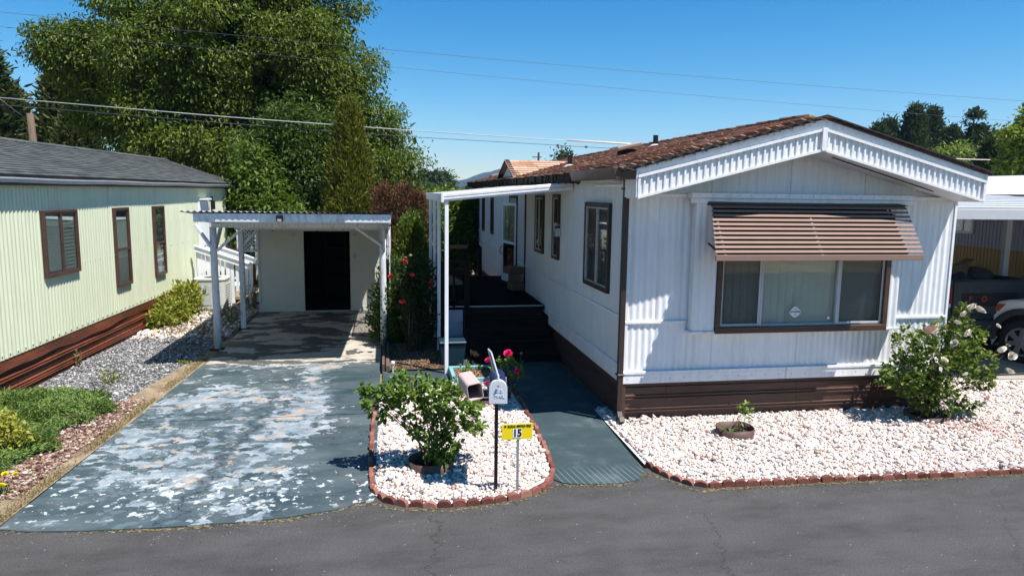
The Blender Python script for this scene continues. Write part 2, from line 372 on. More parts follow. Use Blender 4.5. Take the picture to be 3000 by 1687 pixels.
def peel_mat():
    t = NT('peeling_blue_paint'); X, Y, Z = t.xyz(); p = t.pos((1, 1.25, 1))
    fine = t.noise(p, 4.6, 12, .66, .25); big = t.noise(p, .62, 3, .5)
    # where the paint has gone most: worn tracks in the middle, sound along the right edge
    reg = t.math('MULTIPLY', t.mr(X, -1.15, -.55, 0, 1), -.17)
    reg = t.math('ADD', reg, t.math('MULTIPLY', t.mr(X, -3.25, -2.9, 1, 0), -.07))
    reg = t.math('ADD', reg, t.math('MULTIPLY', t.math('MULTIPLY', t.mr(Y, 10.2, 10.7, 0, 1), t.mr(Y, 11.6, 11.9, 1, 0)), -.085))
    reg = t.math('ADD', reg, t.math('MULTIPLY', t.mr(Y, 6.9, 7.1, 1, 0), -.06))
    # bare track up the right, as in the place
    trk = t.math('MULTIPLY', t.mr(t.math('ABSOLUTE', t.math('ADD', X, t.math('ADD', .98, t.math('MULTIPLY', t.math('SUBTRACT', Y, 9.2), .0)))), .12, .42, 1, 0), t.mr(Y, 9.1, 9.6, 0, 1))
    reg = t.math('ADD', reg, t.math('MULTIPLY', trk, .14))
    v = t.math('ADD', t.math('ADD', fine, t.math('MULTIPLY', t.math('SUBTRACT', big, .5), .55)), reg)
    base = t.ramp(t.noise(t.pos((.6, 3, 1)), 1.4, 6, .6), [(.3, (.022, .040, .047)), (.6, (.036, .060, .070)), (.8, (.075, .10, .11))])
    under = t.ramp(t.noise(p, 3.4, 12, .75), [(.34, (.10, .135, .155)), (.44, (.185, .225, .255)), (.54, (.28, .32, .35)), (.66, (.43, .45, .46))])
    e1 = t.mr(v, .489, .501)
    c = t.mix(e1, base, under)
    dust = t.ramp(t.noise(t.pos((.7, 1.6, 1)), 1.1, 9, .7), [(.40, 0.), (.68, .36)]); c = t.mix(dust, c, (.20, .22, .225))
    # second, half-worn tone
    v3 = t.math('ADD', t.noise(t.pos((1, 1.4, 1)), 5.5, 8, .6, .2), t.math('MULTIPLY', reg, 1.0))
    c = t.mix(t.math('MULTIPLY', t.mr(v3, .50, .515), .42), c, (.13, .175, .205))
    tan = t.ramp(t.noise(p, 9, 6), [(.3, (.28, .235, .19)), (.7, (.39, .32, .26))])
    v2 = t.math('ADD', t.math('ADD', t.noise(t.pos((1, 1.5, 1)), 3.1, 12, .7, .3), t.math('MULTIPLY', reg, .8)), t.math('MULTIPLY', t.math('SUBTRACT', big, .5), .35))
    rear = t.mr(Y, 11.95, 12.35)
    c = t.mix(t.mr(v2, .586, .592), c, tan)
    # white flakes near the road
    fl = t.math('MULTIPLY', t.mr(Y, 6.35, 6.5, 0, 1), t.mr(Y, 7.2, 7.5, 1, 0))
    v4 = t.noise(t.pos((1, 1, 1)), 9.5, 8, .6, .1)
    c = t.mix(t.math('MULTIPLY', t.mr(t.math('ADD', v4, t.math('MULTIPLY', t.math('SUBTRACT', big, .5), .3)), .575, .59), fl), c, (.42, .46, .47))
    # under the roof the slab is mostly bare, with dark paint left in islands
    v5 = t.math('ADD', t.noise(t.pos((.8, 1.4, 1)), 1.5, 9, .6, .5), t.math('MULTIPLY', t.mr(X, -1.5, -.3, 0, 1), .05))
    bare = t.mix(t.mr(v5, .50, .515, 0, 1), (.075, .08, .075), t.ramp(t.noise(p, 5, 6), [(.3, (.33, .30, .25)), (.7, (.46, .42, .355))]))
    edge = t.math('ADD', Y, t.math('MULTIPLY', t.math('SUBTRACT', t.noise(p, 4, 8, .7), .5), 1.6))
    c = t.mix(t.mr(edge, 11.98, 12.03), c, bare)
    wob = t.math('SUBTRACT', t.noise(t.pos((1.4, 2, 1)), 1.8, 6, .65), .5)
    d = t.math('ABSOLUTE', t.math('ADD', t.math('ADD', X, 1.72), t.math('ADD', t.math('MULTIPLY', t.math('SUBTRACT', Y, 8), -.10), t.math('MULTIPLY', wob, .9))))
    k = t.math('MULTIPLY', t.mr(d, .06, .12, 1, 0), t.math('LESS_THAN', Y, 9.6))
    c = t.mix(t.math('MULTIPLY', k, .85), c, (.05, .075, .09))
    k2 = t.math('MULTIPLY', t.mr(d, .007, .014, 1, 0), t.math('LESS_THAN', Y, 9.6)); c = t.mix(k2, c, (.02, .02, .02))
    t.bump(t.math('ADD', t.math('MULTIPLY', e1, -.5), t.math('MULTIPLY', t.noise(t.pos(), 60, 3), .3)), .5, .004)
    return t.out(c, t.mr(t.noise(p, 3, 4), .3, .7, .5, .75), 0, .35)
M['peel'] = peel_mat()
front = [(-3.27, 6.36), (-3.0, 6.28), (-2.5, 6.22), (-1.95, 6.20), (-1.3, 6.2), (-.97, 6.23), (-.5, 6.33), (-.14, 6.5)]
def lx(y): return -3.27+.045*(y-6.36) if y < 13.3 else -2.958
drv = thing('driveway', (-1.7, 6.3, 0), None, None); tag(drv, kind='structure')
for ya, yb in ((None, 9.15), (9.175, 12.5), (12.52, 17.34)):
    pts = (list(front) if ya is None else [(lx(ya), ya), (-.12, ya)]) + [(-.12, yb), (lx(yb), yb)]
    if ya is None: pts = front + [(-.12, yb), (lx(yb), yb)]
    MB().prism([(x, y, -.028) for x, y in pts], (0, 0, .043)).build('concrete_slab', 'peel', drv)

def walk_mat():
    t = NT('blue_green_walk_paint'); p = t.pos(); X, Y, Z = t.xyz()
    c = t.ramp(t.noise(p, 2.2, 8, .65, .3), [(.25, (.024, .042, .048)), (.55, (.040, .063, .069)), (.75, (.095, .125, .13))])
    spot = t.mr(t.noise(p, 3.1, 7, .6), .69, .70); c = t.mix(t.math('MULTIPLY', spot, .6), c, (.4, .42, .4))
    # raked groove lines near the road
    wv = t.math('SINE', t.math('MULTIPLY', t.math('ADD', X, t.math('MULTIPLY', Y, .15)), 95))
    g = t.math('MULTIPLY', t.mr(wv, .82, .95), t.mr(Y, 6.85, 7.05, 1, 0)); c = t.mix(t.math('MULTIPLY', g, .5), c, (.2, .26, .28))
    t.bump(t.noise(p, 45, 4), .35, .005)
    return t.out(c, .75, 0, .2)
M['walk'] = walk_mat()
sheet('path', [(1.66, 6.72), (1.74, 6.62), (1.95, 6.56), (2.3, 6.54), (2.52, 6.6), (2.66, 6.8), (2.66, 6.95), (2.735, 8.9), (2.9, 9.2), (2.9, 12.9), (.98, 12.9), (.9, 11.35), (1.8, 11.2), (1.84, 9.9), (1.83, 8.6)], .012, 'walk', thick=.04)
sheet('garden_path', [(-.08, 10.25), (.92, 10.25), (.97, 11.34), (-.08, 11.34)], .010, 'walk', thick=.04)
sheet('soil_bed', [(-.02, 11.36), (.96, 11.36), (.97, 18.9), (-.02, 18.9)], .03, 'soil')
sheet('gravel_bed', [(-.14, 6.6), (.06, 6.38), (.62, 6.3), (1.2, 6.38), (1.62, 6.75), (1.7, 7.0), (1.80, 8.6), (1.79, 10.2), (-.12, 10.2)], .012, paint('gravel_base', (.56, .50, .47), .95, .3, 30., bump=.5))
M['gravel_base'] = bpy.data.materials['gravel_base']
sheet('gravel_bed', [(2.72, 6.98), (2.85, 6.6), (3.05, 6.42), (4.1, 6.36), (13, 6.1), (13, 9.2), (9.3, 9.68), (7.6, 9.9), (7.6, 8.6), (2.9, 8.6), (2.85, 9.1), (2.74, 8.95)], .012, 'gravel_base')
def sidegreen(y): return -5.135+(y-10.3)*.0414
M['greygravelbase'] = paint('grey_gravel_base', (.13, .13, .13), .95, .4, 50., bump=.6)
sheet('gravel_strip', [(-5.3, 9.2), (-3.72, 9.2), (-3.5, 10.6), (-3.2, 12.6), (-3.12, 14.55), (-4.95, 14.55)], -.018, 'greygravelbase')
sheet('gravel_patch', [(-4.95, 14.6), (-3.05, 14.6), (-3.0, 18.6), (-4.8, 18.6)], -.018, 'gravel_base')
M['dryverge'] = (lambda t: (t.bump(t.noise(t.pos(), 70, 4), .8, .01), t.out(t.ramp(t.noise(t.pos(), 3.5, 8, .7), [(.3, (.10, .065, .05)), (.45, (.20, .15, .10)), (.68, (.36, .28, .18))]), .95, 0, .1))[1])(NT('dry_verge'))
sheet('verge', [(-9, 6.45), (-3.3, 6.38), (-3.22, 8), (-3.05, 11), (-2.97, 13.2), (-3.2, 13.2), (-3.5, 10.6), (-3.74, 9.2), (-6, 9.2), (-9, 9.2)], .006, 'dryverge')
M['nbr'] = paint('neighbour_concrete', (.30, .275, .24), .85, .15, 2., bump=.2)
sheet('neighbour_driveway', [(9.2, 9.74), (13.1, 9.25), (24, 8.9), (24, 22), (7.9, 22), (7.9, 9.95)], .008, 'nbr')

# ---- stones: every pebble is its own little solid
def pebbles(name, poly, dens, size, mat, parent=None, z=.012, tint=None, excl=(), near=None):
    xs = [p[0] for p in poly]; ys = [p[1] for p in poly]; A = (max(xs)-min(xs))*(max(ys)-min(ys)); n = int(A*dens)
    P = np.stack([RS.uniform(min(xs), max(xs), n), RS.uniform(min(ys), max(ys), n)], 1)
    ins = np.zeros(n, bool); j = len(poly)-1
    for i in range(len(poly)):
        xi, yi = poly[i]; xj, yj = poly[j]
        c = ((yi > P[:, 1]) != (yj > P[:, 1])) & (P[:, 0] < (xj-xi)*(P[:, 1]-yi)/(yj-yi+1e-12)+xi); ins ^= c; j = i
    for cx, cy, r in excl: ins &= (P[:, 0]-cx)**2+(P[:, 1]-cy)**2 > r*r
    if near: ins &= near(P)
    P = P[ins]; n = len(P)
    base = np.array([[x, y, z] for z in (-.62, .62) for y in (-.72, .72) for x in (-.72, .72)]); F = np.array([(0, 2, 3, 1), (4, 5, 7, 6), (0, 1, 5, 4), (2, 6, 7, 3), (0, 4, 6, 2), (1, 3, 7, 5)])
    nv = len(base)
    S = size*np.exp(RS.normal(-.04, .34, n)); sc3 = np.stack([S*RS.uniform(.8, 1.35, n), S*RS.uniform(.6, 1, n), S*RS.uniform(.45, .8, n)], 1)*.5
    B = base[None]*(1+RS.uniform(-.32, .38, (n, nv, 1)))*sc3[:, None]
    th = RS.uniform(0, 6.28, n); ti = RS.uniform(-.6, .6, n)
    c, s = np.cos(ti)[:, None], np.sin(ti)[:, None]; y, zz = B[..., 1]*c-B[..., 2]*s, B[..., 1]*s+B[..., 2]*c
    B = np.stack([B[..., 0], y, zz], -1)
    c, s = np.cos(th)[:, None], np.sin(th)[:, None]; x, y = B[..., 0]*c-B[..., 1]*s, B[..., 0]*s+B[..., 1]*c
    B = np.stack([x, y, B[..., 2]], -1)
    lump = .010*np.sin(P[:, 0]*3.1+1)*np.cos(P[:, 1]*2.7)
    C = np.stack([P[:, 0], P[:, 1], z+S*.22+RS.uniform(0, .5, n)*S+lump], 1)
    V = (B+C[:, None]).reshape(-1, 3); FF = (F[None]+(np.arange(n)*nv)[:, None, None]).reshape(-1, 4)
    tn = RS.uniform(0, 1, n) if tint is None else tint(P, RS.uniform(0, 1, n))
    return npmesh(name, V, FF, mat, parent, np.repeat(tn, nv), kind='stuff')
M['wpeb'] = tinted('white_marble_chip', [(0, (.30, .20, .16)), (.08, (.58, .44, .36)), (.22, (.70, .57, .50)), (.45, (.74, .655, .60)), (.7, (.80, .74, .695)), (.9, (.60, .555, .54)), (1, (.38, .34, .33))], .65, .25, 200, 60)
M['gpeb'] = tinted('grey_stone_chip', [(0, (.06, .06, .065)), (.5, (.19, .19, .19)), (.85, (.36, .355, .35)), (1, (.62, .6, .58))], .8, .2, 200, 60)
M['rpeb'] = tinted('red_brown_stone_chip', [(0, (.10, .045, .04)), (.4, (.24, .13, .10)), (.75, (.38, .28, .22)), (1, (.55, .47, .4))], .85, .2, 200, 60)
ISL = [(-.12, 6.66), (.08, 6.42), (.62, 6.33), (1.18, 6.41), (1.58, 6.78), (1.67, 7.0), (1.77, 8.6), (1.76, 10.1), (1.6, 10.35), (.95, 10.4), (.6, 10.25), (-.1, 10.2)]
pebbles('gravel', ISL, 3600, .0255, 'wpeb', excl=((.44, 7.19, .22), (1.28, 9.5, .2)))
BED = [(2.76, 7.0), (2.9, 6.62), (3.07, 6.46), (4.1, 6.40), (11.2, 6.15), (10.9, 9.2), (9.3, 9.62), (7.6, 9.8), (7.6, 8.44), (2.98, 8.44), (2.92, 9.0), (2.78, 8.9)]
pebbles('gravel', BED, 3500, .0255, 'wpeb', excl=((4.14, 7.71, .21),))
pebbles('gravel', [(-5.2, 9.3), (-3.75, 9.3), (-3.5, 10.6), (-3.2, 12.6), (-3.14, 14.5), (-4.93, 14.5)], 3000, .021, 'gpeb', z=-.018, near=lambda P: P[:, 0] > sidegreen(P[:, 1])+.02)
pebbles('gravel', [(-4.9, 14.6), (-3.1, 14.6), (-3.0, 18.5), (-4.8, 18.5)], 700, .045, 'wpeb', z=-.018)
pebbles('gravel', [(-4.4, 6.9), (-3.42, 7.0), (-3.30, 9.4), (-3.30, 10.3), (-3.8, 10.0), (-4.0, 8.4)], 1500, .026, 'rpeb', z=.006)
# ---- dry grass, straw and clippings along the edges
def blades(name, P, mat, hmin=.03, hmax=.09, wd=.006, lean=.6, tint=None, parent=None, **kw):
    n = len(P); D = np.stack([RS.normal(0, lean, n), RS.normal(0, lean, n), np.ones(n)], 1); D = norm(D)
    return leaf_mesh(name, P, D, RS.uniform(hmin, hmax, n), wd, RS.uniform(0, 1, n) if tint is None else tint, mat, parent, droop=.3, **kw)
M['straw'] = leafmat('dry_straw', [(0, (.16, .11, .05)), (.5, (.32, .24, .12)), (.8, (.42, .34, .18)), (1, (.10, .13, .035))], .2)
n = 6500; yy = 6.5+6.5*RS.beta(1,1.3,n); yy = yy[np.sin(yy*5.3)+np.sin(yy*2.1+1)+RS.normal(0,.8,n) > -.4]; n = len(yy); P = np.stack([-3.31+.045*(yy-6.36)-np.abs(RS.normal(0, .09, n)), yy, np.full(n, .008)], 1)
blades('dry_grass', P, 'straw', .012, .04, lean=1.2, kind='stuff')
n = 2600; t_ = RS.uniform(0, 1, n); xx = -3.2+t_*11.5; P = np.stack([xx, np.interp(xx, [-3.2, -1.9, -.9, -.2, .1, .6, 1.2, 1.66, 2.3, 2.7, 2.98, 4, 8.3], [6.33, 6.17, 6.2, 6.45, 6.27, 6.19, 6.27, 6.6, 6.5, 6.75, 6.27, 6.25, 6.12])+RS.normal(-.005, .016, n), np.full(n, .004)], 1)
leaf_mesh('straw_litter', P, np.stack([RS.normal(size=n), RS.normal(size=n)*.5, np.full(n, .05)], 1), RS.uniform(.015, .05, n), .006, RS.uniform(0, 1, n), 'straw', None, kind='stuff')

# ---- far hill
def hill():
    nx, ny = 120, 30; X = np.linspace(-300, 1700, nx); Yv = np.linspace(1900, 2900, ny)
    prof = np.interp(X, [-300, 60, 120, 217, 265, 342, 434, 600, 800, 1100, 1700], [2, 8, 16, 30, 40, 66, 86, 112, 130, 100, 60])
    V = []; 
    for j, y in enumerate(Yv):
        k = math.sin(min(1, j/(ny*.55))*math.pi/2)*(1 if j < ny*.55 else math.cos((j/ny-.55)/.45*math.pi/2*.9))
        for i, x in enumerate(X): V.append((x*y/2500, y, prof[i]*k*y/2500*1.05+3*math.sin(i*1.3+j)*k))
    F = [(j*nx+i, j*nx+i+1, (j+1)*nx+i+1, (j+1)*nx+i) for j in range(ny-1) for i in range(nx-1)]
    t = NT('forested_hill'); c = t.ramp(t.noise(t.pos(), .02, 8, .7), [(.35, (.020, .034, .02)), (.6, (.035, .05, .028)), (.68, (.16, .13, .09))])
    t.out(c, .95, 0, .05); M['hill'] = t.m
    npmesh('hill', V, F, 'hill', None, smooth=False, kind='structure')
hill()

# ---- grit on the road, fallen petals and dead leaves on the gravel
def scatter_chips(name, P, mat, lo, hi, wd, tint=None): 
    n = len(P); return leaf_mesh(name, P, np.stack([RS.normal(size=n), RS.normal(size=n), RS.normal(0, .15, n)], 1), RS.uniform(lo, hi, n), wd, RS.uniform(0, 1, n) if tint is None else tint, mat, None, kind='stuff')
M['petal'] = tinted('fallen_petal', [(0, (.35, .06, .04)), (.5, (.5, .2, .15)), (1, (.6, .42, .3))], .8, 0)
M['deadleaf'] = tinted('dead_leaf', [(0, (.10, .05, .025)), (.5, (.22, .12, .06)), (1, (.38, .27, .14))], .9, 0)
P = np.concatenate([np.stack([RS.normal(7.3, .45, 420), RS.normal(7.55, .28, 420), np.full(420, .052)], 1), np.stack([RS.normal(.5, .4, 150), RS.normal(7.1, .3, 150), np.full(150, .052)], 1), np.stack([RS.normal(1.3, .25, 90), RS.normal(9.5, .3, 90), np.full(90, .052)], 1)])
scatter_chips('fallen_petals', P, 'petal', .015, .035, .018)
P = np.stack([RS.uniform(2.9, 9.5, 260), RS.uniform(6.5, 8.4, 260), np.full(260, .055)], 1); P2 = np.stack([RS.uniform(0, 1.6, 110), RS.uniform(6.5, 10, 110), np.full(110, .055)], 1)
P3_ = np.stack([RS.uniform(-3.1, -.2, 160), RS.uniform(6.4, 13, 160), np.full(160, .022)], 1)
scatter_chips('dead_leaves', np.concatenate([P, P2, P3_]), 'deadleaf', .015, .04, .014)
M['grit'] = tinted('road_grit', [(0, (.05, .045, .04)), (.6, (.13, .11, .09)), (1, (.34, .30, .26))], .9, 0)
edge_y = lambda x: np.interp(x, [-6, -3.2, -1.9, -.9, -.2, .1, .6, 1.2, 1.66, 2.3, 2.7, 2.98, 4, 8.3, 12], [6.4, 6.33, 6.15, 6.18, 6.43, 6.24, 6.16, 6.24, 6.57, 6.48, 6.72, 6.24, 6.22, 6.08, 5.95])
n = 1700; X_ = RS.uniform(-4.5, 9.5, n); P = np.stack([X_, edge_y(X_)-np.abs(RS.normal(0, .16, n)), np.full(n, .003)], 1); n = 260; P2 = np.stack([RS.uniform(-3.5, 7, n), RS.uniform(3.4, 6.1, n), np.full(n, .003)], 1)
scatter_chips('road_grit', np.concatenate([P, P2]), 'grit', .005, .014, .007)
# ================================================================ white mobile home
wh = thing('mobile_home', (5.2, 8.45, 0), 'white single-wide mobile home with ribbed siding, dark brown skirting and brown shake roof', 'mobile home')
FX0, FX1, FY, SY1 = 2.95, 7.55, 8.45, 23.7
RX, RZ, EZ = 5.22, 3.87, 3.20           # ridge, eaves
def roofz(x): return RZ-(RZ-EZ)*abs(x-RX)/2.5
# inner shell keeps light out, stands just inside the siding
MB().box(FX0+.03, FX1-.03, 11.0, SY1-.02, .5, 2.9).build('inner_wall', 'black', wh)
U, N = (1, 0, 0), (0, -1, 0)
# --- front wall siding: panels between seams (lower row, upper row, gable)
def front(s0, s1, z0, z1, y=FY, pitch=.086, depth=.010, name='siding_panel', prof='sine', mat='white'):
    mb = MB(); corr(mb, (0, y, 0), U, N, s0, s1-.004, z0, z1, pitch, depth, prof); return mb.build(name, mat, wh, smooth=True)
lower = [2.95, 3.79, 4.14, 5.35, 6.35, 7.55]
for a, b in zip(lower, lower[1:]): front(a, b, .66, 1.27)
for a, b in ((2.95, 3.36), (3.36, 3.79)): front(a, b, 1.31, 2.86)
for a, b in ((6.70, 7.13), (7.13, 7.55)): front(a, b, 1.31, 2.86)
BY = FY-.13                                                  # bay front
mb = MB(); WX0, WX1, WZ0, WZ1 = 4.17, 6.47, 1.24, 2.62      # glazing opening
for a, b, z0, z1 in ((3.79, WX0-.07, 1.19, 2.80), (WX1+.07, 6.70, 1.19, 2.80)): front(a, b, z0, z1, BY)
front(WX0-.07, WX1+.07, WZ1+.06, 2.80, BY)
MB().box(3.79, 3.795, BY, FY, 1.19, 2.80).box(6.695, 6.70, BY, FY, 1.19, 2.80).box(3.79, 6.70, BY, FY, 1.185, 1.19).build('bay_return', 'white', wh)
MB().box(2.95, 7.55, FY+.004, FY+.02, .6, WZ0-.08).box(2.95, WX0-.02, FY+.004, FY+.02, WZ0-.08, 2.9).box(WX1+.02, 7.55, FY+.004, FY+.02, WZ0-.08, 2.9).box(WX0-.02, WX1+.02, FY+.004, FY+.02, WZ1+.02, 2.9).build('wall', 'white', wh)
# trims
t = MB(); t.box(3.70, 6.78, BY-.03, BY, 2.80, 2.86).box(2.95, 3.70, FY-.035, FY, 2.862, 2.91).box(6.78, 7.56, FY-.035, FY, 2.862, 2.91).box(3.70, 6.78, BY-.05, FY, 2.862, 2.925)
t.box(2.95, 3.76, FY-.03, FY, 1.272, 1.308).box(6.73, 7.56, FY-.03, FY, 1.272, 1.308).box(3.76, 6.73, BY-.02, FY, 1.150, 1.184)
t.box(2.93, 5.2, FY-.035, FY, .50, .62).box(2.93, 5.2, FY-.045, FY-.035, .622, .66).box(2.93, 5.2, FY-.035, FY, .622, .66)
t.box(5.206, 7.57, FY-.035, FY, .50, .62).box(5.206, 7.57, FY-.045, FY, .622, .66)
t.build('trim_band', 'whitetrim', wh, bevel=.004)
for a, b in ((2.935, 2.985), (7.535, 7.575)): MB().box(a, b, FY-.024, FY-.001, .66, 2.86).build('corner_post', 'whitetrim', wh, bevel=.003)
# gable above
for a, b in ((2.95, 4.05), (4.05, 5.13), (5.13, 6.2), (6.2, 7.55)):
    mb = MB(); corr(mb, (0, FY+.02, 0), U, N, a, b-.004, 2.90, lambda s: roofz(s)-.09, .12, .004, 'vee'); mb.build('gable_panel', 'white', wh)
# skirting: horizontal ribbed panels
def skirt(parent, A, B, n, z0, z1, mat, name='skirting_panel', ribs=None, dep=.018):
    A, B, n = Vector(A), Vector(B), Vector(n)
    ribs = ribs or [.115, .155, .285, .325, .43]
    zs = [(z0, 0)]
    for r in ribs:
        zc = z0+(z1-z0)*r/.5; zs += [(zc-.014, 0), (zc-.006, dep), (zc+.006, dep), (zc+.014, 0)]
    zs.append((z1, 0)); vs = []; fs = []
    for z, d in zs:
        for p in (A, B): q = p+n*d; vs.append((q.x, q.y, z))
    for i in range(len(zs)-1): fs.append((2*i, 2*i+1, 2*i+3, 2*i+2))
    return MB().add(vs, fs).build(name, mat, parent)
for a, b in ((2.99, 3.55), (3.554, 5.4), (5.404, 6.5), (6.504, 7.55)): skirt(wh, (a, FY+.01, 0), (b, FY+.01, 0), (0, -1, 0), .0, .505, 'brown')
MB().box(2.93, 2.99, FY-.02, FY+.03, 0, .5).box(7.55, 7.59, FY-.02, FY+.03, 0, .5).build('skirting_corner', 'brown', wh, bevel=.004)
for k in range(5): skirt(wh, (2.97, FY+.03+k*3.04, 0), (2.97, FY+.026+(k+1)*3.04, 0), (-1, 0, 0), .0, .55, 'brown')
skirt(wh, (7.53, FY+.03, 0), (7.53, SY1, 0), (1, 0, 0), .0, .55, 'brown')
# --- long side walls
def side(y0, y1, z0, z1):
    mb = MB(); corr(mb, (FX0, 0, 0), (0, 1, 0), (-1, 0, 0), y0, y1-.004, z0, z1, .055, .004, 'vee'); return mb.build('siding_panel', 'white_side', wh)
sp = [8.47, 10.9, 13.0, 15.0, 15.75]
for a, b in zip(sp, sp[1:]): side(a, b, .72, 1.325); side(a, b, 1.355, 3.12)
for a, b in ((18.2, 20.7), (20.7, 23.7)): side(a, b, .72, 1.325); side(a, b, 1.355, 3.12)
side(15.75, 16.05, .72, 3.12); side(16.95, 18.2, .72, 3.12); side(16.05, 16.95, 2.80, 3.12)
t = MB(); t.box(FX0-.02, FX0, 8.47, 15.75, 1.325, 1.355).box(FX0-.02, FX0, 18.2, 23.7, 1.325, 1.355).box(FX0-.025, FX0+.02, 8.45, 23.7, .50, .72).box(FX0-.02, FX0+.01, 8.47, 9.9, 2.99, 3.02)
t.build('trim_band', 'whitetrim', wh, bevel=.003)
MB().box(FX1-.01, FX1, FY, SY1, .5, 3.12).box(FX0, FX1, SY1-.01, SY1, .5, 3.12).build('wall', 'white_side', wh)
MB().box(FX0-.03, FX0+.01, 14.97, 15.02, .72, 3.1).build('corner_post', 'darkbrown', wh); MB().box(FX0-.03, FX0+.01, SY1-.06, SY1+.02, .0, 3.1).build('corner_post', 'darkbrown', wh)
# --- windows
def window(parent, O, u, n, w_, h, fr=.06, frm='darkbrown', inner='steel', mull=(), out=.035, glass='glass', back='black', blinds=None, transom=(), label=None):
    """O lower-left of the glazing, u along, n outward; returns the window part"""
    O, u, n = Vector(O), Vector(u).normalized(), Vector(n).normalized(); z = Vector((0, 0, 1))
    def slab(mb, a, b, z0, z1, d0, d1):
        c = O+u*((a+b)/2)+z*((z0+z1)/2)+n*((d0+d1)/2); mb.obox(c, u*abs(b-a)/2, n*abs(d1-d0)/2, z*abs(z1-z0)/2)
    mb = MB(); slab(mb, -fr, 0, -fr, h+fr, -.01, out); slab(mb, w_, w_+fr, -fr, h+fr, -.01, out); slab(mb, 0, w_, -fr, 0, -.01, out); slab(mb, 0, w_, h, h+fr, -.01, out)
    win = mb.build('window', frm, parent, bevel=.004); 
    if label: win['label'] = label
    mb = MB(); g = .022
    for a, b in zip([0]+list(mull), list(mull)+[w_]):
        for z0, z1 in zip([0]+list(transom), list(transom)+[h]):
            slab(mb, a, a+g, z0, z1, .012, out-.008); slab(mb, b-g, b, z0, z1, .012, out-.008)
            slab(mb, a+g, b-g, z0, z0+g, .012, out-.008); slab(mb, a+g, b-g, z1-g, z1, .012, out-.008)
    mb.build('sash', inner, win)
    for a, b in zip([0]+list(mull), list(mull)+[w_]):
        for z0, z1 in zip([0]+list(transom), list(transom)+[h]):
            mb = MB(); slab(mb, a+g, b-g, z0+g, z1-g, .020, .023); mb.build('pane', glass, win)
    mb = MB(); slab(mb, 0, w_, 0, h, .002, .004); mb.build('window_back', back, win)
    return win, slab
Wu, Wn = (0, -1, 0), (-1, 0, 0)      # side wall seen from the walk: u towards the camera
# sliding window nearest the corner
win, slab = window(wh, (FX0-.005, 10.2, 1.63), Wu, Wn, 1.06, 1.08, .065, 'darkbrown', 'steel', (.55,), .045, 'glass', 'screen')
for (ya, yb, z0, z1) in ((13.82, 13.22, 1.80, 2.80), (12.32, 11.98, 1.80, 2.82)):
    w_, s_ = window(wh, (FX0-.005, ya, z0), Wu, Wn, ya-yb, z1-z0, .055, 'darkbrown', 'steel', ((ya-yb)*.5,) if ya > 13 else (), .045, 'darkglass', 'curtain' if ya > 13 else 'screen', transom=() if ya > 13 else (.55,))
for ya, yb in ((20.0, 19.7), (21.8, 21.5), (23.1, 22.8)):
    window(wh, (FX0-.005, ya, 1.78), Wu, Wn, ya-yb, .92, .05, 'darkbrown', 'darkbrown', (), .04, 'darkglass', 'black')
# big front window, recessed in the bay
b = MB(); b.box(WX0-.07, WX1+.07, BY-.035, BY+.02, WZ0-.09, WZ0-.01).box(WX0-.07, WX1+.07, BY-.035, BY+.02, WZ1, WZ1+.06).box(WX0-.07, WX0, BY-.035, BY+.02, WZ0-.01, WZ1).box(WX1, WX1+.07, BY-.035, BY+.02, WZ0-.01, WZ1)
big = b.build('window', 'brown', wh, bevel=.004, label='wide three-pane front window under the slatted awning')
m = MB(); m1, m2 = 4.72, 5.82; 
for a, c in ((WX0, m1), (m2, WX1)):
    m.box(a, a+.03, BY, BY+.025, WZ0, WZ1).box(c-.03, c, BY, BY+.025, WZ0, WZ1).box(a+.03, c-.03, BY, BY+.025, WZ0, WZ0+.03).box(a+.03, c-.03, BY, BY+.025, WZ1-.03, WZ1)
m.box(m1, m1+.025, BY-.005, BY+.045, WZ0, WZ1).box(m2-.025, m2, BY-.005, BY+.045, WZ0, WZ1).box(m1, m2, BY+.02, BY+.045, WZ0, WZ0+.02)
m.build('sash', 'lightgrey', big, bevel=.003)
for a, c, d, g in ((WX0+.03, m1-.03, .012, 'glass'), (m1+.035, m2-.035, .032, 'glass'), (m2+.03, WX1-.03, .012, 'glass')):
    MB().box(a, c, BY+d, BY+d+.003, WZ0+.02, WZ1-.02).build('pane', g, big)
M['meshscreen'] = glassmat('insect_screen_mesh', (.84, .83, .84), .03, .95)
for a, c in ((WX0+.03, m1-.03), (m2+.03, WX1-.03)): MB().box(a, c, BY+.003, BY+.0045, WZ0+.03, WZ1-.03).build('insect_screen', 'meshscreen', big)
x = WX0+.01
while x < WX1-.06:
    MB().prism([(x, BY+.120, WZ0+.02), (x+.082, BY+.082, WZ0+.02), (x+.082, BY+.082, WZ1), (x, BY+.120, WZ1)], (0, .003, 0)).build('blind_vane', 'blind', big); x += .106
MB().box(WX0-.05, WX1+.05, BY+.13, BY+.14, WZ0-.05, WZ1+.05).build('window_back', 'black', big)
MB().box(WX0-.02, WX1+.02, BY+.02, BY+.13, WZ0-.03, WZ0).build('sill', 'lightgrey', big)
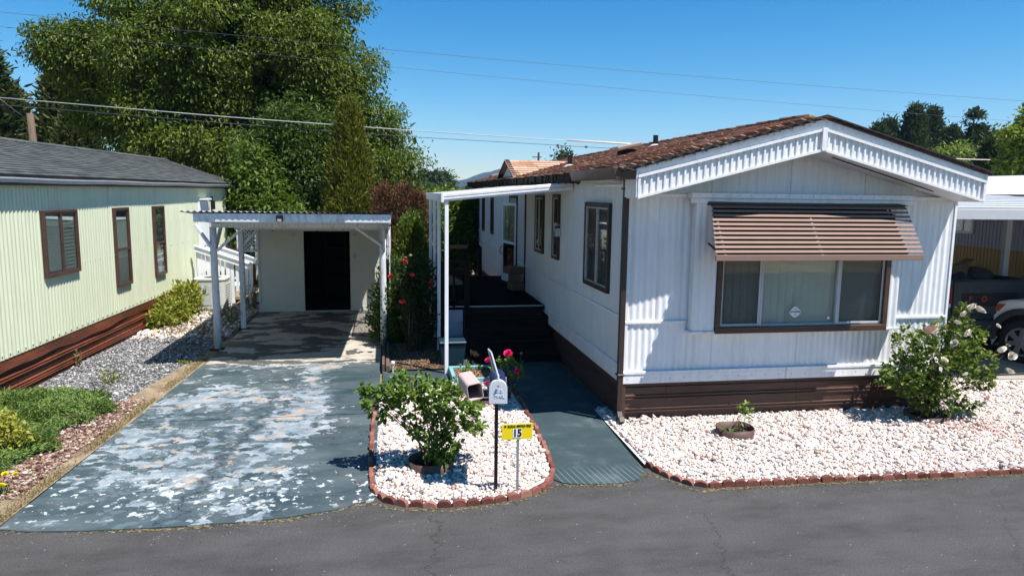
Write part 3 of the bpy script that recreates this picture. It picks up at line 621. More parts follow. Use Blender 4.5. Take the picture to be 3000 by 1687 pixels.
# security sticker with lettering
st = MB(); c0 = Vector((5.235, BY+.028, 1.405)); pts = []
for k in range(32):
    a = k*2*math.pi/32; r = .062*(1+.16*abs(math.cos(2*a))**3); pts.append((c0.x+r*math.cos(a)*1.12, c0.y, c0.z+r*math.sin(a)))
st.prism(pts, (0, .002, 0)); stk = st.build('sticker', 'signwhite', big, label='round white security sticker on the middle pane')
M['ink'] = paint('grey_ink', (.07, .09, .09), .6, .02, 5)
text_mesh('lettering', '24 HOUR', .034, (5.235, BY+.0265, 1.408), 'ink', big, off=.0012)
MB().prism([(5.235-.012, BY+.0265, 1.373), (5.235+.016, BY+.0265, 1.380), (5.235+.002, BY+.0265, 1.358)], (0, .001, 0)).prism([(5.205, BY+.0265, 1.440), (5.265, BY+.0265, 1.440), (5.255, BY+.0265, 1.447), (5.215, BY+.0265, 1.447)], (0, .001, 0)).build('emblem', 'ink', big)
MB().box(5.70, 5.735, BY+.028, BY+.030, 1.30, 1.335).build('label_plate', 'signwhite', big)
M['screwgrey'] = paint('screw_head_grey', (.3, .3, .3), .4, .1, 5.)
rv = MB()
for k in range(18): rv.box(3.8+k*.17, 3.81+k*.17, BY-.055, BY-.05, 2.89, 2.9)
for k in range(24): rv.box(3.0+k*.19, 3.01+k*.19, FY-.039, FY-.035, .56, .57)
for k in range(20): x = 3.0+k*.225; z = 3.845-.6*abs(x-RX)/2.34-.06; rv.box(x, x+.009, 7.975, 7.981, z, z+.009)
for k in range(16): rv.box(3.78+k*.19, 3.789+k*.19, BY-.024, BY-.02, 1.163, 1.172)
rv.build('screws', 'screwgrey', wh, kind='stuff')
# --- slatted awning over the window
aw = thing('awning', (5.2, 8.3, 2.79), None, None); aw.parent = wh; aw.location = Vector((5.2, 8.3, 2.79))-origin(wh); aw.name = 'awning'
NS = 11; T0 = Vector((0, 8.27, 2.785)); T1 = Vector((0, 7.765, 2.215)); xl0, xl1, xr0, xr1 = 3.945, 3.80, 6.655, 6.545
dirv = (T1-T0)/NS
sl_n = Vector((0, -.62, .78)).normalized()
for i in range(NS):
    c = T0+dirv*(i+.5); f = (i+.5)/NS
    d = Vector((0, -.62, -.78)).normalized()*(.0178); q = d.cross(Vector((1, 0, 0))).normalized()*.003
    xa, xb = 3.955-(.155)*f, 6.66-.10*f
    MB().obox(((xa+xb)/2, c.y, c.z), ((xb-xa)/2, 0, 0), d, q).build('slat', 'tan', aw)
MB().box(3.79, 6.55, 7.735, 7.755, 2.135, 2.205).build('front_board', 'tan', aw, bevel=.004)
u_ = MB()
for xx in (3.99, 5.25, 6.42):
    u_.bar((xx, 8.26, 2.74), (xx-.06, 7.78, 2.19), .025, .02); u_.bar((xx-.03, 8.30, 2.30), (xx-.07, 7.78, 2.17), .02, .02)
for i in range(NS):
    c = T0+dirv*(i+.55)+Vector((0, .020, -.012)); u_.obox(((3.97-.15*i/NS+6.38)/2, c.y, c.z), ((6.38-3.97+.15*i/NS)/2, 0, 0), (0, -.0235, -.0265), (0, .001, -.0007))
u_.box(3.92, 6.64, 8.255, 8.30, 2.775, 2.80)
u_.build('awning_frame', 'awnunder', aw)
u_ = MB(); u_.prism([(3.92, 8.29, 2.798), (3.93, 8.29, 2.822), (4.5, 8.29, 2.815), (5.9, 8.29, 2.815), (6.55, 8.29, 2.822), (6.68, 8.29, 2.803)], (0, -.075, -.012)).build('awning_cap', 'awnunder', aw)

# --- gable rake: roof edge, pitched boards, ribbed fascia, soffit
RY = 7.98; cx = RX
def rake(sgn, xe, name_mat):
    L = abs(xe-cx)
    def zz(s): return 3.845-(3.845-3.245)*abs(s-cx)/2.34
    def seg(y0, y1, dz0, dz1, nm, mat, over=0.):
        a = cx; b = xe+sgn*over
        MB().prism([(a, y0, zz(a)+dz0), (b, y0, zz(b)+dz0), (b, y0, zz(b)+dz1), (a, y0, zz(a)+dz1)], (0, y1-y0, 0)).build(nm, mat, wh)
    seg(RY, RY+.02, -.125, 0, 'fascia_board', 'whitetrim')
    seg(RY-.035, RY+.02, -.160, -.126, 'fascia_trim', 'whitetrim')
    a, b = sorted((cx+sgn*.03, xe-sgn*.03)); mb = MB()
    corr(mb, (0, RY, 0), U, N, a, b, lambda s: zz(s)-.375, lambda s: zz(s)-.1605, .083, .017, 'trap'); mb.build('ribbed_fascia', 'whitetrim', wh)
    seg(RY-.035, RY+.02, -.402, -.372, 'fascia_trim', 'whitetrim')
    MB().box(min(xe, xe-sgn*.03), max(xe, xe-sgn*.03), RY-.03, RY+.02, zz(xe)-.372, zz(xe)-.161).build('fascia_trim', 'whitetrim', wh)
    MB().prism([(cx, RY+.02, zz(cx)-.40), (xe, RY+.02, zz(xe)-.40), (xe, RY+.02, zz(xe)-.388), (cx, RY+.02, zz(cx)-.388)], (0, FY-RY, 0)).build('soffit', 'white', wh)
    return zz
zzf = rake(-1, 2.885, ''); rake(1, 7.53, '')
for xa in (2.66, 7.62): MB().prism([(cx, RY-.062, RZ-.012), (xa, RY-.062, roofz(xa)-.012), (xa, RY-.062, roofz(xa)+.006), (cx, RY-.062, RZ+.004)], (0, .02, 0)).build('drip_edge', 'darkbrown', wh)
MB().box(cx-.035, cx+.035, RY-.045, RY+.02, 3.845-.40, 3.845-.128).build('fascia_trim', 'whitetrim', wh, bevel=.004)
for a in (2.865, 7.53): MB().box(a, a+.02, RY-.02, FY, 2.86, 3.245).build('fascia_end', 'whitetrim', wh)
MB().prism([(5.45, RY+.12, 3.845-.06*2.0-.34+.0), (7.0, RY+.22, 3.845-.4565-.405), (7.0, RY+.25, 3.845-.4565-.405), (5.45, RY+.15, 3.845-.059-.405)], (0, 0, -.004)).build('soffit_vent', 'black', wh)
# roof deck and shakes
for sg, xe in ((-1, 2.70), (1, 7.60)):
    MB().prism([(cx, RY-.03, RZ-.02), (xe, RY-.03, roofz(xe)-.02), (xe, RY-.03, roofz(xe)-.045), (cx, RY-.03, RZ-.045)], (0, SY1+.3-RY, 0)).build('roof_deck', 'darkroof', wh)
M['shake'] = tinted('brown_wood_shake', [(0, (.18, .10, .07)), (.3, (.34, .185, .12)), (.6, (.48, .27, .175)), (.85, (.58, .36, .25)), (1, (.36, .27, .21))], .85, .6, 60, 18)
def shingles(parent, E, run, rise, L, courses, wmin, wmax, thick, mat, name, keep, tints=(0, 1), jitter=.012, nvar=8, lap=1.25, skipf=None):
    """E eave start; run = vector along the eave, rise = vector up the slope (full length)"""
    E, run, rise = Vector(E), Vector(run).normalized(), Vector(rise); ex = rise.length/courses; up = rise.normalized(); nn = run.cross(up).normalized()
    if nn.z < 0: nn = -nn
    lst = []
    for c in range(courses):
        s = -RS.uniform(0, wmax)
        while s < L:
            wd = RS.uniform(wmin, wmax); a, b = max(0, s), min(L, s+wd-.006)
            if b-a > .012: lst.append((c, a, b))
            s += wd
    items = []
    for c, a, b in lst:
        p = E+run*((a+b)/2)+up*(ex*(c+.5))
        if skipf and skipf(p): continue
        items.append((keep(p), c, a, b, p))
    items.sort(key=lambda q: q[0]); R3 = Matrix((run, up, nn)).transposed(); tilt = math.atan2(thick*1.0, ex)
    Rt = (R3 @ Matrix.Rotation(-tilt*.9, 3, 'X')).to_euler()
    vars_ = []
    for k in range(nvar):
        mb = MB().obox((0, 0, 0), (.5, 0, 0), (0, ex*lap/2, 0), (0, 0, thick/2), tint=.02+(k+.5)/nvar*.96)
        o = mb.build(name, mat, None); vars_.append(o.data); bpy.data.objects.remove(o)
    mb = MB()
    for i, (kk, c, a, b, p) in enumerate(items):
        j = RS.normal(0, jitter); pos = p+nn*(thick*.5+.004+RS.uniform(0, .003))+up*j
        if i < 300:
            place(vars_[RS.randint(nvar)], name, parent, pos, Rt, (b-a, 1, 1))
        else:
            Q = Rt.to_matrix(); mb.obox(pos, Q @ Vector(((b-a)/2, 0, 0)), Q @ Vector((0, ex*lap/2, 0)), Q @ Vector((0, 0, thick/2)), tint=RS.uniform(.02, .98))
    if mb.v: mb.build(name, mat, parent, kind='stuff')
shingles(wh, (2.66, RY-.04, roofz(2.66)-.024), (0, 1, 0), (cx-2.66, 0, RZ-roofz(2.66)), 15.9, 17, .14, .34, .011, 'shake', 'shingle', lambda p: p.y-p.x*.4)
mb = MB(); 
for k in range(17):
    x0, x1 = 7.63-(k*.142), 7.63-(k*.142)-.18; z0, z1 = roofz(x0)+.010, roofz(x1)+.0
    mb.prism([(x0, RY-.05, z0-.012), (x0, RY-.05, z0), (x1, RY-.05, z1), (x1, RY-.05, z1-.012)], (0, 15.9, 0), tint=.3+.3*random.random())
mb.build('shingle_course', 'shake', wh, kind='stuff')
mb = MB()
for k in range(53): y = RY+.12+k*.295; mb.obox((cx-.07, y+.16, RZ-.005+.006*(k % 2)), (.08, 0, -.0215), (0, .19, .006), (0, 0, .008), tint=random.random()); mb.obox((cx+.07, y+.16, RZ-.005+.006*(k % 2)), (.08, 0, .0215), (0, .19, .006), (0, 0, .008), tint=random.random())
mb.build('ridge_cap', 'shake', wh)
# eave: brown box gutter near the front, rotten dark edge farther on
g = MB(); g.prism([(2.70, RY+.0, 3.205), (2.58, RY+.0, 3.205), (2.62, RY, 3.07), (2.86, RY, 3.07), (2.86, RY, 3.205)], (0, 2.0, 0)); g.build('gutter', 'brown', wh, bevel=.004)
M['mossy'] = paint('mossy_rotten_edge', (.035, .027, .018), 1., .6, 9., bump=1., bscale=30)
g = MB()
for k in range(230):
    y = 9.99+k*.06; g.obox((2.705+random.uniform(-.025, .02), y, 3.125+random.uniform(-.018, .018)+.012*math.sin(y*3)), (.03+random.uniform(0, .025), 0, random.uniform(-.02, .02)), (0, .05, random.uniform(-.02, .02)), (0, 0, .04+random.uniform(0, .035)))
g.build('eave_board', 'mossy', wh)
g = MB().box(2.74, 2.95, 8.45, SY1, 3.05, 3.07).box(7.55, 7.72, 8.45, SY1, 3.05, 3.07).build('soffit', 'white_side', wh)
MB().prism([(7.62, RY+.35, 3.205), (7.72, RY+.35, 3.205), (7.69, RY+.35, 3.09), (7.58, RY+.35, 3.09)], (0, 15.3, 0)).build('gutter', 'darkbrown', wh)
# downpipe
d = MB(); d.box(2.86, 2.93, 8.36, 8.42, .13, 3.07); d.obox((2.885, 8.34, .11), (.034, 0, 0), (0, .035, -.03), (0, .025, .035)); d.obox((2.885, 8.27, .06), (.034, 0, 0), (0, .05, -.045), (0, .022, .028)); d.box(2.85, 2.94, 8.35, 8.45, .62, .645).box(2.85, 2.94, 8.35, 8.45, 2.95, 2.975)
d.build('downpipe', 'darkbrown', wh, bevel=.004)
# small cross gable over the door
def dormer():
    y0, y1, x0 = 15.2, 17.9, 2.72; yc = 16.55; zp = 3.63; zb = 3.16; xr = 4.35
    dg = MB().prism([(x0+.12, y0+.15, zb), (x0+.12, y1-.15, zb), (x0+.12, yc, zp-.06)], (.05, 0, 0)).build('dormer_gable', 'green' if 0 else 'offwhite', wh)
    for s, ya in ((-1, y0), (1, y1)):
        MB().bar((x0+.06, ya, zb-.01), (x0+.06, yc, zp), .05, .10, up=(1, 0, 0)).build('dormer_trim', 'darkbrown', wh)
        a = Vector((x0, ya, zb)); r = Vector((0, yc-ya, zp-zb)); n_ = 9
        mb = MB()
        for c in range(n_):
            s0 = x0-RS.uniform(0, .2)
            while s0 < xr:
                wd = RS.uniform(.16, .32); xa, xb = max(x0, s0), s0+wd-.006; s0 += wd
                if xb-xa < .04: continue
                p = Vector(((xa+xb)/2, 0, 0))+Vector((0, ya, zb))+r*((c+.5)/n_); u2 = r.normalized(); nn = Vector((1, 0, 0)).cross(u2); nn = nn if nn.z > 0 else -nn
                if p.x > 2.75 and p.z < roofz(min(p.x, cx))-.06: continue
                mb.obox(p+nn*(.012), ((xb-xa)/2, 0, 0), (u2*.62-nn*.05).normalized()*r.length/n_*.60, nn*.005, tint=RS.uniform(.25, .98))
        mb.prism([(x0+.02, ya, zb-.012), (x0+.02, yc, zp-.012), (xr, yc, zp-.012), (xr, ya, zb-.012)], (0, 0, -.02), tint=.3)
        mb.build('dormer_shingles', 'shake', wh, kind='stuff')
dormer()
# roof vents and pipes
def vent_pipe(x, y, h=.22, r=.045):
    z = roofz(x); MB().tube([(x, y, z-.02), (x, y, z+h)], r, 12).build('vent_pipe', 'blackmetal', wh); MB().tube([(x, y, z-.01), (x, y, z+.035), (x, y, z+.045)], [.14, .07, .05], 12).build('pipe_flashing', 'lightgrey', wh)
vent_pipe(3.45, 13.3); vent_pipe(4.72, 12.2, .2)
z = roofz(4.05); bx = MB(); bx.obox((4.0, 11.7, z+.13), (.22, 0, .05), (0, .22, 0), (-.008, 0, .035)); bx.build('roof_vent', 'ventgrey', wh, bevel=.02); MB().box(3.9, 4.14, 11.58, 11.84, z-.05, z+.09).build('vent_base', 'black', wh)
bx = MB(); bx.obox((2.95, 19.3, 3.36), (.16, 0, .03), (0, .25, 0), (-.008, 0, .03)); bx.build('roof_vent', 'ventgrey', wh, bevel=.015)
# doorway and open storm door
MB().box(FX0-.03, FX0+.0, 16.95, 17.02, .72, 2.83).box(FX0-.03, FX0, 15.98, 16.05, .72, 2.83).box(FX0-.03, FX0, 16.05, 16.95, 2.76, 2.83).build('door_frame', 'darkbrown', wh)
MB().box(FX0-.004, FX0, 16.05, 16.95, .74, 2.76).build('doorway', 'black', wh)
MB().box(FX0-.02, FX0-.005, 16.05, 16.95, 2.60, 2.76).build('transom', 'curtain', wh)
hinge = Vector((2.92, 16.0, 0)); free = Vector((2.76, 16.93, 0)); du = (free-hinge).normalized(); dn = Vector((-du.y, du.x, 0)); 
if dn.x > 0: dn = -dn
DL = (free-hinge).length
def dslab(mb, a, b, z0, z1, d=.016, off=0): mb.obox(hinge+du*((a+b)/2)+Vector((0, 0, (z0+z1)/2))+dn*off, du*(b-a)/2, dn*d, Vector((0, 0, (z1-z0)/2)))
mb = MB(); dslab(mb, 0, .07, .76, 2.66); dslab(mb, DL-.07, DL, .76, 2.66); dslab(mb, .07, DL-.07, 2.59, 2.66); dslab(mb, .07, DL-.07, .76, 1.02); dslab(mb, .07, DL-.07, 1.70, 1.76)
sd = mb.build('storm_door', 'whitetrim', wh, bevel=.003, label='white storm door standing open with glass above and below')
for z0, z1, mt in ((1.02, 1.70, 'darkglass'), (1.76, 2.59, 'glass')): mb = MB(); dslab(mb, .07, DL-.07, z0, z1, .003); mb.build('pane', mt, sd)
mb = MB(); dslab(mb, .09, DL-.3, 1.78, 2.57, .002, -.014); dslab(mb, DL-.22, DL-.1, 1.78, 2.57, .002, -.014)
for k in range(6): dslab(mb, .15+k*.11, .20+k*.11, 1.78, 2.05, .003, -.008)
mb.build('curtain', 'curtain', sd)
MB().tube([free+dn*.02+Vector((0, 0, 1.42))-du*.03, free+dn*.07+Vector((0, 0, 1.46))-du*.03, free+dn*.07+Vector((0, 0, 1.58))-du*.03, free+dn*.02+Vector((0, 0, 1.62))-du*.03], .01, 6).build('handle', 'blackmetal', sd)
MB().box(FX0-.10, FX0-.01, 11.84, 11.92, 2.16, 2.30).tube([(FX0-.05, 11.78, 2.35), (FX0-.12, 11.78, 2.40), (FX0-.14, 11.82, 2.30), (FX0-.1, 11.86, 2.2)], .008, 6).build('wall_bracket', 'lightgrey', wh)

# ================================================================ patio cover
pc = thing('patio_cover', (.92, 11.1, 0), 'white metal patio cover on slim posts over the dark deck beside the white home', 'patio cover')
def pz(x): return 2.80+(x-.86)*.100
for k, (x0, x1) in enumerate(((.86, 2.93),)):
    prof = [(0, 0), (.018, .0), (.03, .03), (.03, .05), (.012, .06), (.03, .072), (.03, .105), (.015, .125), (0, .125)]
    vs = []; fs = []
    for x in (x0, x1):
        for d, h in prof: vs.append((x, 11.1-d, pz(x)-.055+h))
    n = len(prof); fs = [(i, i+1, n+i+1, n+i) for i in range(n-1)]+[tuple(range(n)), tuple(range(n, 2*n))]
    MB().add(vs, fs).build('front_fascia', 'whitetrim', pc)
MB().box(.84, .87, 11.06, 15.3, 2.74, 2.87).build('side_gutter', 'whitetrim', pc, bevel=.004)
MB().box(.835, .875, 11.05, 11.10, 2.73, 2.89).build('corner_cap', 'signwhite', pc, bevel=.004)
nrib = 14
for k in range(nrib):
    y0 = 11.1+k*.30; MB().prism([(.87, y0, pz(.87)), (2.94, y0, pz(2.94)), (2.94, y0, pz(2.94)+.02), (.87, y0, pz(.87)+.02)], (0, .296, 0)).prism([(.87, y0, pz(.87)+.02), (2.94, y0, pz(2.94)+.02), (2.94, y0, pz(2.94)+.06), (.87, y0, pz(.87)+.06)], (0, .03, 0)).build('roof_panel', 'metalroof', pc)
for y in (11.13, 12.75, 13.9, 15.2):
    MB().box(.895, .955, y-.03, y+.03, .0, 2.75).build('post', 'whitewood', pc, bevel=.006)

# ================================================================ deck with steps
dk = thing('deck', (2.0, 12.9, 0), 'dark brown deck with five wide steps and railings beside the white home', 'deck')
MB().box(.98, 2.92, 12.95, 17.7, .72, .80).build('deck_floor', 'deckcarpet', dk)
MB().box(1.50, 2.90, 12.925, 12.948, .785, .803).box(.98, 1.40, 12.925, 12.948, .785, .803).build('edge_strip', 'lightgrey', dk)
MB().box(1.50, 2.90, 12.90, 12.945, .64, .783).build('riser', 'deckbrown', dk)
for k in range(4):
    yt = 12.90-.30*(k+1)+.0; z = .64-.155*k-.005
    MB().box(1.42, 2.93+.0*k, yt-.02, yt+.30, z-.04, z).build('tread', 'deckbrown', dk, bevel=.005)
    MB().box(1.44, 2.92, yt+.012, yt+.034, z-.155, z-.04).build('riser', 'deckbrown', dk)
MB().prism([(1.40, 12.9, .64), (1.40, 11.6, .02), (1.40, 12.9, .02)], (.035, 0, 0)).build('stringer', 'deckbrown', dk)
MB().box(2.90, 2.935, 12.6, 12.9, 0, .66).build('stringer', 'deckbrown', dk)
for y, x, h in ((12.90, 1.45, 1.62), (12.90, 1.0, 1.62), (15.2, 1.0, 1.6), (17.6, 1.0, 1.6), (17.6, 2.3, 1.55), (16.3, 2.05, 1.5)):
    if y == 16.3: continue
    MB().box(x-.045, x+.045, y-.045, y+.045, .0 if y < 13 else .5, h).build('railing_post', 'deckbrown', dk, bevel=.004)
MB().box(1.55, 1.61, 14.5, 14.56, .8, 1.7).build('railing_post', 'deckbrown', dk)
MB().box(.96, 1.50, 12.86, 12.94, 1.60, 1.64).build('rail', 'deckbrown', dk); MB().box(1.0, 1.45, 12.88, 12.92, .84, .92).build('rail', 'deckbrown', dk); MB().box(.96, 1.50, 12.87, 12.93, 1.40, 1.50).build('rail', 'deckbrown', dk)
MB().box(.96, 1.04, 12.94, 17.6, 1.60, 1.64).build('rail', 'deckbrown', dk); MB().box(.98, 1.02, 12.94, 17.6, .86, .92).build('rail', 'deckbrown', dk)
MB().box(1.0, 2.3, 17.57, 17.63, 1.5, 1.58).build('rail', 'deckbrown', dk)
MB().box(1.19, 1.23, 12.88, 12.92, .74, 1.6).build('baluster', 'deckbrown', dk)
for k in range(13): y = 13.2+k*.34; MB().box(.98, 1.02, y-.02, y+.02, .92, 1.6).build('baluster', 'deckbrown', dk)
for z0 in (.02, .26, .50):
    MB().box(1.02, 1.38, 12.93, 12.945, z0, z0+.235).build('skirt_board', 'lavender', dk)
for z0 in (.02, .26, .50): MB().box(.972, .985, 12.96, 17.7, z0, z0+.235).build('skirt_board', 'lavender', dk)
# cardboard boxes piled by the storm door
for k, (x, y, z, a, b_, h, rz, lab) in enumerate(((2.76, 15.1, .802, .13, .16, .19, .2, 'bottom cardboard box of the crooked pile by the storm door'), (2.74, 15.08, .996, .14, .17, .16, -.15, 'middle cardboard box of the crooked pile by the storm door'), (2.70, 15.1, 1.160, .16, .17, .15, .3, 'top cardboard box with torn side on the crooked pile'))):
    t_ = thing('cardboard_box', (x, y, z), lab, 'box', 'cardboard boxes piled on the deck')
    c, s = math.cos(rz), math.sin(rz); MB().obox((x, y, z+h/2-.004), (a*c, a*s, 0), (-b_*s, b_*c, 0), (0, 0, h/2-.004)).build('box_body', 'cardboard', t_)
    MB().obox((x-a*.55*c, y-a*.55*s, z+h-.004), (a*.5*c, a*.5*s, .012), (-b_*1.04*s, b_*1.04*c, 0), (0, 0, .003)).build('flap', 'cardboard', t_)
# blue storage box
bb = thing('storage_box', (1.07, 11.75, .012), 'faded dark blue plastic storage box beside the foot of the steps', 'storage box')
MB().prism([(.89, 11.6, .015), (1.25, 11.6, .015), (1.29, 11.56, .38), (.85, 11.56, .38)], (0, .42, 0)).build('box_body', 'blueplastic', bb, bevel=.02)
MB().box(.84, 1.30, 11.54, 12.0, .385, .43).build('lid', 'blueplastic', bb, bevel=.015)
# ================================================================ green mobile home
gh = thing('mobile_home', (-5.0, 14, 0), 'pale green ribbed-siding mobile home with rusty red skirting and grey shingle roof', 'mobile home')
ga = math.atan(.0414); GU = Vector((math.sin(ga), math.cos(ga), 0)); GN = Vector((math.cos(ga), -math.sin(ga), 0)); G0 = Vector((-5.135, 10.29, 0))
def gp(s, d=0, z=0): p = G0+GU*s+GN*d; return (p.x, p.y, z)
Ga, Gb = -4.0, 12.9
seams = [Ga, -1.2, 1.22, 3.76, 5.8, 8.1, 10.4, Gb]
for k, (a, b) in enumerate(zip(seams, seams[1:])):
    mb = MB(); corr(mb, gp(0, .004*(k % 2)), GU, GN, a, b, .56, 2.95, .098, .016, 'sine'); mb.build('siding_panel', 'green', gh, smooth=True)
M['rivet'] = M['green']
MB().prism([gp(Ga, -.02), gp(Gb, -.02), gp(Gb, -4.3), gp(Ga, -4.3)], (0, 0, 2.95)).build('wall', 'green', gh)
MB().prism([gp(Ga, -.03, .0), gp(Gb, -.03, .0), gp(Gb, .0, .0), gp(Ga, .0, .0)], (0, 0, .5)).build('skirting_backing', 'darkbrown', gh)
for a, b in ((Ga, -.5), (-.496, 2.6), (2.604, 5.6), (5.604, 8.6), (8.604, Gb)):
    skirt(gh, gp(a, .0), gp(b, .0), GN, -.01, .545, 'rust', ribs=[.07, .10, .135, .25, .285, .43], dep=.022)
# sagging top strip of the skirting
mb = MB(); vs = []; 
for k in range(61):
    s = Ga+k*(Gb-Ga)/60; sag = .02*math.sin(s*1.9)+.012*math.sin(s*5.1)
    vs += [gp(s, .045, .545), gp(s, .030+.02*math.sin(s*2.3), .40+sag)]
mb.add(vs, [(2*i, 2*i+2, 2*i+3, 2*i+1) for i in range(60)]).build('skirting_flap', 'rust', gh)
def gwin(s0, s1, z0, z1, mull=(), transom=(), back='black', label=None):
    return window(gh, gp(s1, .018, z0), -GU, GN, s1-s0, z1-z0, .038, 'brown', 'brown', mull, .05, 'glass', back, transom=transom, label=label)
# window() runs u towards the camera; s grows away from it
w1, sl1 = gwin(1.40, 2.40, 1.56, 2.50, (.50,), back='curtain', label='sliding window with white slat blinds behind the glass')
for k in range(30):
    z = .05+k*.029
    if z > .86: break
    m = MB(); sl1(m, .53, .96, z, z+.017, .008, .015); sl1(m, .06, .47, z, z+.014, .006, .011) if k % 2 == 0 else None; m.build('blind_slat', 'blind', w1)
w2, s_ = gwin(3.93, 4.52, 1.08, 2.48, (), (.66,), back='screen', label='tall narrow sash window nearer the road'); m = MB(); s_(m, .02, .5, .5, 1.2, .006, .010); m.build('curtain', 'curtain', w2)
w3, s_ = gwin(5.93, 6.47, 1.06, 2.47, (), (.66,), back='screen', label='tall narrow sash window farther back'); m = MB(); s_(m, .12, .46, .1, .5, .006, .010); m.build('curtain', 'blind', w3)
rv = MB()
for z, a, b, st in ((1.66, 2.5, 5.9, .196), (.62, Ga, Gb, .196), (1.62, 6.6, 9.3, .392)):
    s = a
    while s < b: rv.obox(gp(s, .019, z+.004*math.sin(s*9)), GU*.009, GN*.006, (0, 0, .009)); s += st
rv.build('screws', 'green', gh, kind='stuff')
# door panel at the rear and lantern
MB().obox(gp(9.55, .03, 1.65), GU*.42, GN*.02, (0, 0, .92)).build('door', 'whitewood', gh); MB().obox(gp(9.5, .09, 2.62), GU*.36, GN*.07, (0, 0, .02)).build('door_hood', 'whitewood', gh)
MB().obox(gp(10.3, .06, 2.45), GU*.06, GN*.05, (0, 0, .12)).obox(gp(10.3, .04, 2.62), GU*.02, GN*.03, (0, 0, .06)).build('lantern', 'blackmetal', gh, bevel=.01)
MB().obox(gp(9.98, .03, 2.2), GU*.02, GN*.02, (0, 0, .35)).build('cable_duct', 'darkbrown', gh)
# eave, gutter
MB().obox(gp((Ga+Gb)/2, .06, 2.965), GU*(Gb-Ga+.6)/2, GN*.06, (0, 0, .012)).build('soffit', 'darkbrown', gh)
MB().obox(gp((Ga+Gb)/2, .105, 2.98), GU*(Gb-Ga+.6)/2, GN*.012, (0, 0, .075)).build('fascia_board', 'darkbrown', gh)
mb = MB(); pr = [(.370, .0), (.372, -.07), (.43, -.07), (.455, -.02), (.455, .0), (.448, 0), (.446, -.018), (.425, -.06), (.38, -.06), (.38, 0)]
vs = []; n = len(pr); SN = 18
for k in range(SN+1):
    s = Ga-.3+k*(Gb-Ga+.6)/SN; dz = .006*math.sin(k*1.7)
    for d, z in pr: vs.append(gp(s, d*.85-.20, 3.01+z+dz))
mb.add(vs, [(k*n+i, k*n+(i+1) % n, (k+1)*n+(i+1) % n, (k+1)*n+i) for k in range(SN) for i in range(n)]).build('gutter', 'gutter', gh)
# roof
E0 = Vector(gp(Ga-.3, .11, 3.045)); R0 = Vector(gp(Ga-.3, -2.05, 3.74)); LG = Gb-Ga+.6
MB().prism([E0-Vector((0, 0, .03)), R0-Vector((0, 0, .03)), Vector(gp(Ga-.3, -4.5, 3.0)), Vector(gp(Ga-.3, -4.5, 2.95)), R0-Vector((0, 0, .06)), E0-Vector((0, 0, .06))], GU*LG).build('roof_deck', 'darkroof', gh)
M['gshingle'] = tinted('grey_green_asphalt_shingle', [(0, (.044, .050, .049)), (.5, (.070, .078, .075)), (1, (.096, .104, .10))], .9, .7, 150, 60)
shingles(gh, E0, GU, R0-E0, LG, 18, .22, .34, .012, 'gshingle', 'shingle', lambda p: p.y if p.y > 9.6 else 99+p.y, nvar=8, jitter=.002)
mb = MB()
for k in range(60):
    s = Ga-.3+k*.29; c = Vector(gp(s+.15, -2.0, 3.755)); mb.obox(c, (R0-E0).normalized()*.09, GU*.17, Vector((0, 0, .009))+GU*.0, tint=random.random())
mb.build('ridge_cap', 'gshingle', gh)
MB().prism([gp(Gb, 0, 2.9), gp(Gb, -4.2, 2.9), gp(Gb, -2.05, 3.7)], GU*.02).build('gable_end', 'green', gh)

# ================================================================ carport and shed
cp = thing('carport', (-1.5, 13.3, 0), 'old white wooden carport with corrugated roof on peeling round posts', 'carport')
def cpz(y): return 2.53-(y-11.8)*.075
MB().box(-2.92, .07, 11.62, 11.665, 2.385, 2.522).build('front_beam', 'oldwhite', cp, bevel=.006)
MB().prism([(.03, 11.67, 2.37), (.03, 17.2, 1.98), (.03, 17.2, 2.09), (.03, 11.67, 2.51)], (.04, 0, 0)).build('side_beam', 'oldwhite', cp)
MB().prism([(-2.92, 11.67, 2.40), (-2.92, 17.2, 2.0), (-2.92, 17.2, 2.09), (-2.92, 11.67, 2.51)], (.04, 0, 0)).build('side_beam', 'oldwhite', cp)
# corrugated roof sheets, ribs running front to back
for a, b in ((-3.10, -2.55), (-2.552, -1.9), (-1.902, -1.25), (-1.252, -.6), (-.602, .10)):
    vs = []; fs = []; m_ = int((b-a)/.011)
    for i in range(m_+1):
        x = a+(b-a)*i/m_; h = .011*math.cos(2*math.pi*x/.09)
        vs += [(x, 11.56+.02*math.sin(a*7), 2.545+h+.006), (x, 17.3, 2.13+h)]
    fs = [(2*i, 2*i+2, 2*i+3, 2*i+1) for i in range(m_)]
    MB().add(vs, fs).build('roof_sheet', 'lightgrey', cp, smooth=True)
MB().prism([(-2.9, 11.68, 2.52), (.03, 11.68, 2.52), (.03, 17.3, 2.10), (-2.9, 17.3, 2.10)], (0, 0, -.008)).build('roof_lining', 'offwhite', cp)
for y in (13.35, 15.3):
    MB().box(-3.05, .02, y-.05, y+.05, cpz(y)-.20, cpz(y)-.06).build('cross_beam', 'oldwhite', cp)
def post(x, y, top, lean=0):
    pts = [(x, y, .0), (x+.006, y, .8), (x-.004, y, 1.6), (x-lean, y, top)]; MB().tube(pts, [.066, .062, .060, .058], 14).build('post', 'oldwhite', cp, smooth=True)
post(-3.03, 13.35, 2.22); MB().box(-2.99, -2.89, 15.25, 15.35, 0, 2.1).build('post', 'oldwhite', cp, bevel=.008); post(-.07, 13.45, 2.25); MB().box(-.08, .02, 15.25, 15.35, 0, 2.1).build('post', 'oldwhite', cp, bevel=.008); MB().box(.02, .10, 16.9, 17.0, 0, 2.06).build('post', 'oldwhite', cp)
